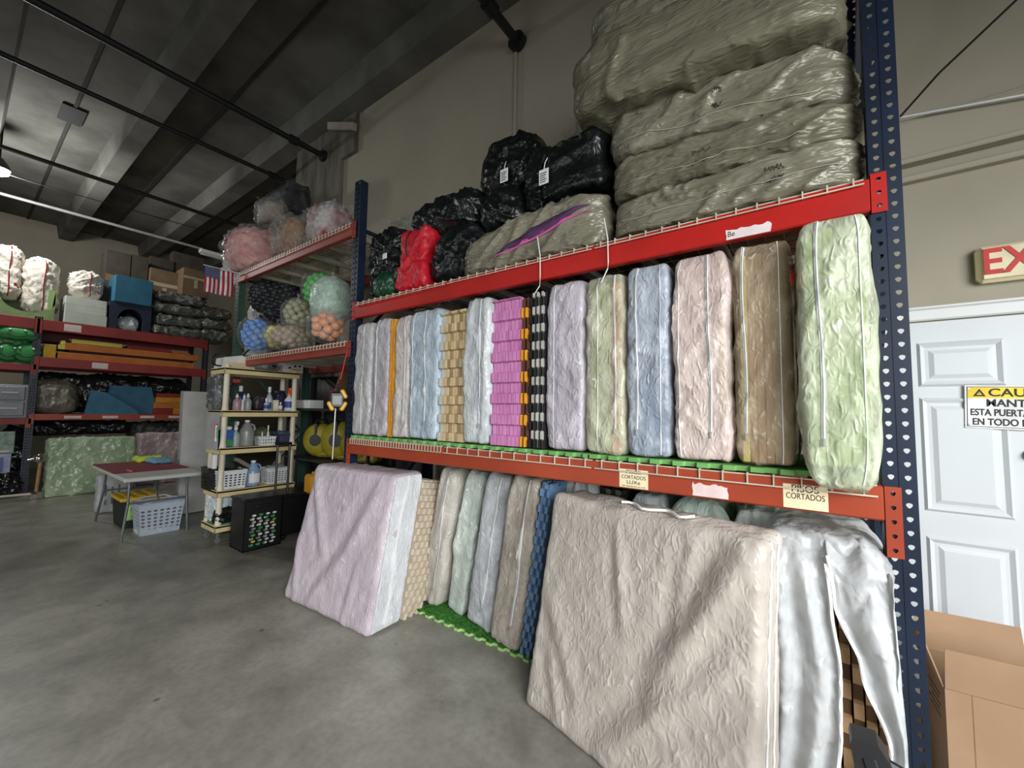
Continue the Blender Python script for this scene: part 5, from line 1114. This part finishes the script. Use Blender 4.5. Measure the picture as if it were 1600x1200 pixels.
def carton(label, px0, px1, py0, zb, m, X, dep=.5):
    t = fblock('cardboard_box', label, 'box', px0, px1, py0, zb, m, X, dep, 'cardboard boxes stored on the far top shelf', .004, 'carton_body')
    y = t.children[0].dimensions if t.children else None; me = t.children[0].data; yy = max(v.co.y for v in me.vertices); zz = max(v.co.z for v in me.vertices)
    MB().box(.0, .003, yy * .03, yy * .97, zz * .62, zz * .7).build('packing_tape', M_tp if m is M_cb else M_cb, t, 0); MB().box(.0, .004, yy * .42, yy * .56, zz * .3, zz * .6).build('shipping_label', M_torn if m is not M_cb else M_tp, t, 0)
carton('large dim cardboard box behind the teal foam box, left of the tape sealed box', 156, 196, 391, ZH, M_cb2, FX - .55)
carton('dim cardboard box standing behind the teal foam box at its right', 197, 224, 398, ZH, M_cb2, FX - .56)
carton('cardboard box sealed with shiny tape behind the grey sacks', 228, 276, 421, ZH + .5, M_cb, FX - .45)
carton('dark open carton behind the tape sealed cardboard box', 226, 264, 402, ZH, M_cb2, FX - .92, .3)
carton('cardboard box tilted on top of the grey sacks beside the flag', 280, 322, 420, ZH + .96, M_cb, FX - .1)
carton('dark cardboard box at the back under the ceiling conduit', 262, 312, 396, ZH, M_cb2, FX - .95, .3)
# middle level
M_fo = mat('foam_plank_orange', (190, 112, 44), .7, c2=(176, 98, 36)); M_yo = mat('foam_yellow', (206, 158, 48), .7); M_rd = mat('foam_red', (142, 38, 40), .7); M_mar = mat('foam_maroon', (70, 26, 28), .7)
def plank(label, a, b, z0, z1, m, X=FX - .02, dep=.5):
    y0, y1 = fy(a, 540), fy(b, 550); t = thing('foam_plank', label, 'foam plank', (X, y0, z0), group='foam planks on the far middle shelf'); MB().box(-dep, 0, 0, y1 - y0, 0, z1 - z0, .006).build('foam_block', m, t)
plank('lowest long orange foam plank on the far middle shelf', 92, 306, ZM, ZM + .12, M_fo); plank('upper long orange foam plank lying over the dark gap', 103, 311, ZM + .17, ZM + .3, M_fo); plank('dark maroon board between the two long orange planks', 110, 300, ZM + .122, ZM + .168, M_mar, FX - .1)
plank('short yellow foam plank on top of the orange planks', 112, 191, ZM + .303, ZM + .38, M_yo); plank('short red foam plank on top of the orange planks at right', 200, 268, ZM + .303, ZM + .37, M_rd); plank('thin orange strip on top of the upper orange plank at right', 270, 298, ZM + .303, ZM + .33, M_fo)
plank('square yellow foam block beside the far blue upright', 69, 88, ZM, ZM + .24, mat('foam_mustard', (190, 150, 40), .7)); plank('small yellow block stacked at the left end of the orange planks', 91.5, 102, ZM + .17, ZM + .25, M_yo); plank('second small yellow block above the first at the plank ends', 95, 102, ZM + .252, ZM + .33, M_yo); plank('dark maroon box under the far top beam beside the upright', 69, 108, ZM + .3, ZM + .43, M_mar, FX - .15)
M_fg = mat('frog_green', (66, 158, 84), .6, c2=(54, 140, 70)); M_fd = mat('frog_dark_green', (22, 84, 42), .6)
for k, (px, py, r, lb) in enumerate(((12, 553, .19, 'green smiling round cushion at lower left on the far rack'), (41, 553, .2, 'green smiling round cushion at lower right beside the far upright'), (27, 523, .22, 'green smiling cushion lying on top of the other two'))):
    zb = 2.252 if k < 2 else 2.252 + .38
    t = thing('toy_cushion', lb, 'cushion', (FX - .1, fy(px, py), zb), group='green smiling cushions')
    rz = r * (.95 if k < 2 else .62); ry = r * (1.0 if k < 2 else 1.35)
    MB().lathe([(r * .05, 0), (r * .55, .1 * r), (r * .88, .45 * r), (r, r), (r * .88, 1.55 * r), (r * .55, 1.9 * r), (.05 * r, 2 * r)], n=22, sx=.6, sy=ry / r).build('cushion_body', M_fg, t, 60)
    b = t.children[0]; b.scale = (1, 1, rz / r)
    for s in (-1, 1):
        MB().lathe([(.004, -.045), (.04, -.02), (.045, 0), (.03, .035), (.004, .045)], (.05, s * r * .45, rz * 1.85), 12).build('eye_bump', M_fg, t, 60)
        MB().lathe([(.004, -.02), (.02, 0), (.004, .02)], (r * .55, s * r * .38, rz * 1.4), 10).build('eye', M_white, t, 60)
    MB().tube([(r * (.61 - .06 * abs(i / 6 - 1)), (i / 6 - 1) * r * .5, rz * (.62 + .3 * (i / 6 - 1) ** 2)) for i in range(13)], .012, 5).build('mouth', M_fd, t, 60)
    MB().tube([(r * .5 * (1 - .2 * abs(math.sin(i * PI / 12))), ry * .82 * math.cos(i * PI / 12), rz * (1 + .8 * math.sin(i * PI / 12))) for i in range(25)], .01, 5).build('face_outline', M_fd, t, 60)
# lower level
MGp = woven('grey_plastic_sack', (128, 122, 110), (96, 90, 80), .3, .1, .7, 5)
flump('grey_sack', 'plump grey sack on the far lower shelf beside the blue foam', 'bag', 59, 135, 592, ZL, MGp, FX - .02, .6, 41, .04, n=(14, 26, 16), r=.2)
M_fb2 = mat('foam_steel_blue', (60, 112, 138), .7, c2=(52, 100, 126)); y0, y1 = fy(135, 620), fy(218, 640)
t = thing('foam_sheet', 'blue foam sheet with a slanted edge on the far lower shelf', 'foam sheet', (FX - .02, y0, ZL)); w = y1 - y0; MB().prism([(0, 0), (w, 0), (w * .95, .08), (w * .35, .42), (w * .08, .46)], -.12, 0, 'x').build('foam_block', M_fb2, t, 0)
t = thing('foam_sheet', 'second blue foam sheet leaning behind the slanted one', 'foam sheet', (FX - .15, fy(165, 600), ZL)); MB().prism([(0, .02), (.85, 0), (.72, .56), (.1, .56)], -.1, 0, 'x').build('foam_block', M_fb2, t, 0)
M_y2 = mat('foam_amber', (206, 140, 30), .7)
for k, (a, b, z0, z1, m, lb) in enumerate(((249, 278, ZL, ZL + .12, M_rd, 'red foam block at the bottom right of the far lower shelf'), (279, 304, ZL, ZL + .13, M_y2, 'amber foam block beside the red one on the far lower shelf'), (249, 300, ZL + .125, ZL + .24, M_fo, 'orange foam block in the middle of the small stack on the far lower shelf'), (252, 304, ZL + .243, ZL + .36, M_y2, 'amber foam block on top of the small stack on the far lower shelf'), (252, 300, ZL + .363, ZL + .44, M_rd, 'dark red foam block on the very top of the small stack'))):
    plank(lb, a, b, z0, z1, m, FX - .05)
MBs = woven('black_sheet', (34, 34, 36), (18, 18, 19), .22, 0, .8, 5, (1, 1.4, 1))
flump('black_bundle', 'black plastic bundle lying along the back of the far lower shelf', 'bundle', 62, 300, 0, ZL + .02, MBs, FX - .55, .4, 43, .05, z1=ZL + .78, n=(10, 50, 14))
flump('black_bundle', 'black plastic bundle hanging under the lower far beam', 'bundle', 60, 216, 0, .98, MBs, FX - .3, .5, 44, .05, z1=1.24, n=(10, 50, 10))
flump('dark_bundle', 'dark pile of things behind the pink wrapped mat', 'bundle', 218, 300, 0, .02, mat('dark_pile', (44, 44, 46), .5, c2=(90, 88, 84), vs=9), FX - .5, .5, 45, .06, z1=1.2, n=(10, 30, 24))
t = thing('plastic_organizer', 'grey plastic drawer bin on the far lower shelf at the left edge', 'storage', (FX, fy(-20, 620), 1.303)); w = fy(45, 620) - fy(-20, 620); M_gd = mat('drawer_grey', (136, 138, 142), .4)
MB().box(-.5, -.01, 0, w, 0, .58, .015).build('drawer_shell', M_gd, t)
for k in range(2):
    d = MB().box(-.02, .012, .05, w - .04, .04 + k * .27, .28 + k * .27, .012).build('drawer', M_gd, t); MB().box(.01, .03, w * .3, w * .75, .15 + k * .27, .18 + k * .27, .008).build('handle', mat('drawer_light', (170, 172, 176), .4), d)
# floor at the far end
MGw = film('green_wrap', (196, 214, 178), a0=.5, a1=.9, rough=.22, scale=5); MPw = film('pink_wrap', (206, 190, 188), a0=.5, a1=.9, rough=.25, scale=5)
def wrapped(label, X, y0, y1, h, m, fm, seed):
    t = thing('wrapped_mats', label, 'foam mats', (X, (y0 + y1) / 2, 0), ry=-.05)
    for k in range(5): MB().box(-.22 + .043 * k, -.182 + .043 * k, -(y1 - y0) / 2 + .02, (y1 - y0) / 2 - .02, .012, h - .03, .004).build('foam_tile', m, t)
    b = Bag(.27, y1 - y0, h, .04, (8, 44, 34), .022, seed, None, 1.3); mb = b.mb(); mb.v = [(v[0] - .11, v[1], v[2]) for v in mb.v]; mb.build('bag_film', fm, t, 75)
wrapped('big green mats wrapped in clear plastic leaning on the far rack', -10.3, 1.02, 2.13, .98, mat('mat_green', (122, 176, 96), .7), MGw, 50)
wrapped('pink mats wrapped in plastic behind the folding table', -10.6, 2.22, 3.3, 1.02, mat('mat_pink', (176, 130, 130), .7), MPw, 51)
t = thing('storage_box', 'pale carton with green print, upper of two at the left edge of the photo', 'box', (-10.95, .2, .72)); MB().box(-.4, 0, 0, .5, 0, .36, .006).build('carton_body', mat('carton_speckle', (150, 170, 150), .5, c2=(100, 130, 120), vs=14), t); MB().box(0, .004, .05, .45, .02, .05).build('carton_label', M_torn, t)
t = thing('storage_box', 'shiny striped carton, lower of two at the left edge of the photo', 'box', (-10.95, .12, .36)); MB().box(-.4, 0, 0, .56, 0, .358, .006).build('carton_body', mat('carton_foil', (170, 168, 150), .25, .3, c2=(120, 126, 170), vs=5), t)
for k in range(4): MB().box(0, .003, .04 + k * .12, .12 + k * .12, .05, .3).build('stripe', mat('foil_stripe_%d' % (k % 2), ((206, 170, 60), (80, 90, 150))[k % 2], .3), t, 0)
t, b = flump('black_sack', 'black plastic sack on the floor at the left edge under the striped carton', 'bag', -25, 55, 0, 0, MBs, -10.7, .5, 52, .07, z1=.36, n=(14, 26, 14))
t, b = flump('black_bundle', 'black plastic bundle behind the far blue upright near the floor', 'bundle', 20, 60, 0, .37, MBs, -11.15, .3, 53, .05, z1=1.15, n=(8, 12, 24))
# stand with a tan pole and chrome casters
t = thing('caster_stand', 'tan pole stand with chrome casters beside the green wrapped mats', 'stand', (-10.3, .93, 0)); M_chr = mat('chrome', (200, 200, 202), .15, .95)
MB().cyl((0, 0, .06), (0, .02, .62), .022, n=8).build('pole', mat('pole_tan', (186, 146, 100), .6), t)
MB().lathe([(.02, .58), (.06, .62), (.06, .7), (.02, .74)], n=12).cyl((0, -.12, .64), (0, -.02, .66), .02).build('clamp', M_chr, t, 50)
MB().cyl((0, -.9, .1), (0, 0, .09), .02, n=8).build('foot_bar', mat('pole_tan2', (206, 196, 176), .6), t)
for y in (-.02, -.42): MB().cyl((-.02, y, .04), (.02, y, .04), .04, n=14).lathe([(.03, .08), (.045, .1), (.03, .13)], (0, y, 0), 10).build('caster', M_chr, t, 50)

# ------------------------------------------------------------------ cardboard box behind the right upright
M_cd = mat('cardboard', (160, 130, 100), .8, c2=(148, 118, 90), vs=3); M_cdi = mat('cardboard_inside', (136, 108, 80), .85)
A = onZ(1476, 1074, .47); B = onZ(1600, 1112, .47); ang = math.atan2(B.y - A.y, B.x - A.x)
t = thing('cardboard_box', 'open brown cardboard box on the floor behind the right blue upright', 'box', (A.x, A.y, 0), rz=ang + .14)
w, d, h = .46, .34, .47; th = .005
for nm, (x0, x1, y0, y1) in (('front_wall', (0, w, 0, th)), ('back_wall', (0, w, d - th, d)), ('left_wall', (0, th, th, d - th)), ('right_wall', (w - th, w, th, d - th))): MB().box(x0, x1, y0, y1, 0.002, h).build(nm, M_cd, t, 0)
MB().box(th, w - th, th, d - th, 0.002, .01).build('bottom', M_cdi, t, 0)
def flap(M, ln, dp): MB().box(0, ln, -th, 0, 0, dp, 0, M).build('flap', M_cd, t, 0)
T, Rm = Matrix.Translation, Matrix.Rotation
flap(T((0, 0, h)) @ Rm(.12, 4, 'X'), w, .16); flap(T((0, d, h)) @ Rm(-.28, 4, 'X'), w * .75, .17)
flap(T((0, d, h)) @ Rm(-PI / 2, 4, 'Z') @ Rm(.3, 4, 'X'), d, .2); flap(T((w, 0, h)) @ Rm(PI / 2, 4, 'Z') @ Rm(.75, 4, 'X'), d, .17)
MB().box(.04, .17, .12, .2, .011, .36, .03).build('dark_contents', M_bp, t)
for k in range(5): MB().box(-.0015, 0, .06 + .012 * (k % 2), .2 - .02 * (k % 3), h - .06 - k * .022, h - .056 - k * .022).build('print_line', mat('print_dark', (96, 76, 58), .8), t, 0)
MB().box(0, w, -.0006, 0, h - .004, h).box(.075, .078, -.0008, 0, .1, h).build('crease', M_cdi, t, 0)
# black handle sticking up at the bottom edge, its foot is on the floor below the frame
t = thing('cart_handle', 'black plastic handle sticking up in front of the open white bag', 'handle', (.11, 1.5, 0))
q = Matrix.Translation((0, 0, .62)) @ Matrix.Rotation(-.25, 4, 'Y')
MB().prism([(-.05, -.1), (.05, -.1), (.042, .04), (.03, .075), (-.022, .085), (-.03, .07)], -.035, .035, 'y', q).build('grip', mat('handle_rubber', (34, 34, 36), .5), t)
MB().box(-.02, .022, -.039, .039, -.06, .05, .01, q).build('grip_pad', mat('handle_pad', (22, 22, 24), .7), t)
MB().cyl((.03, 0, .645), (.3, .02, .56), .014, n=10).build('cross_tube', M_bp, t)
MB().cyl((0, 0, .02), (0, 0, .56), .016, n=10).build('pole', M_bp, t); MB().box(-.12, .3, -.12, .12, 0.002, .025, .008).build('base', M_bp, t); MB().cyl((.3, .02, .02), (.3, .02, .57), .014, n=8).build('pole', M_bp, t)
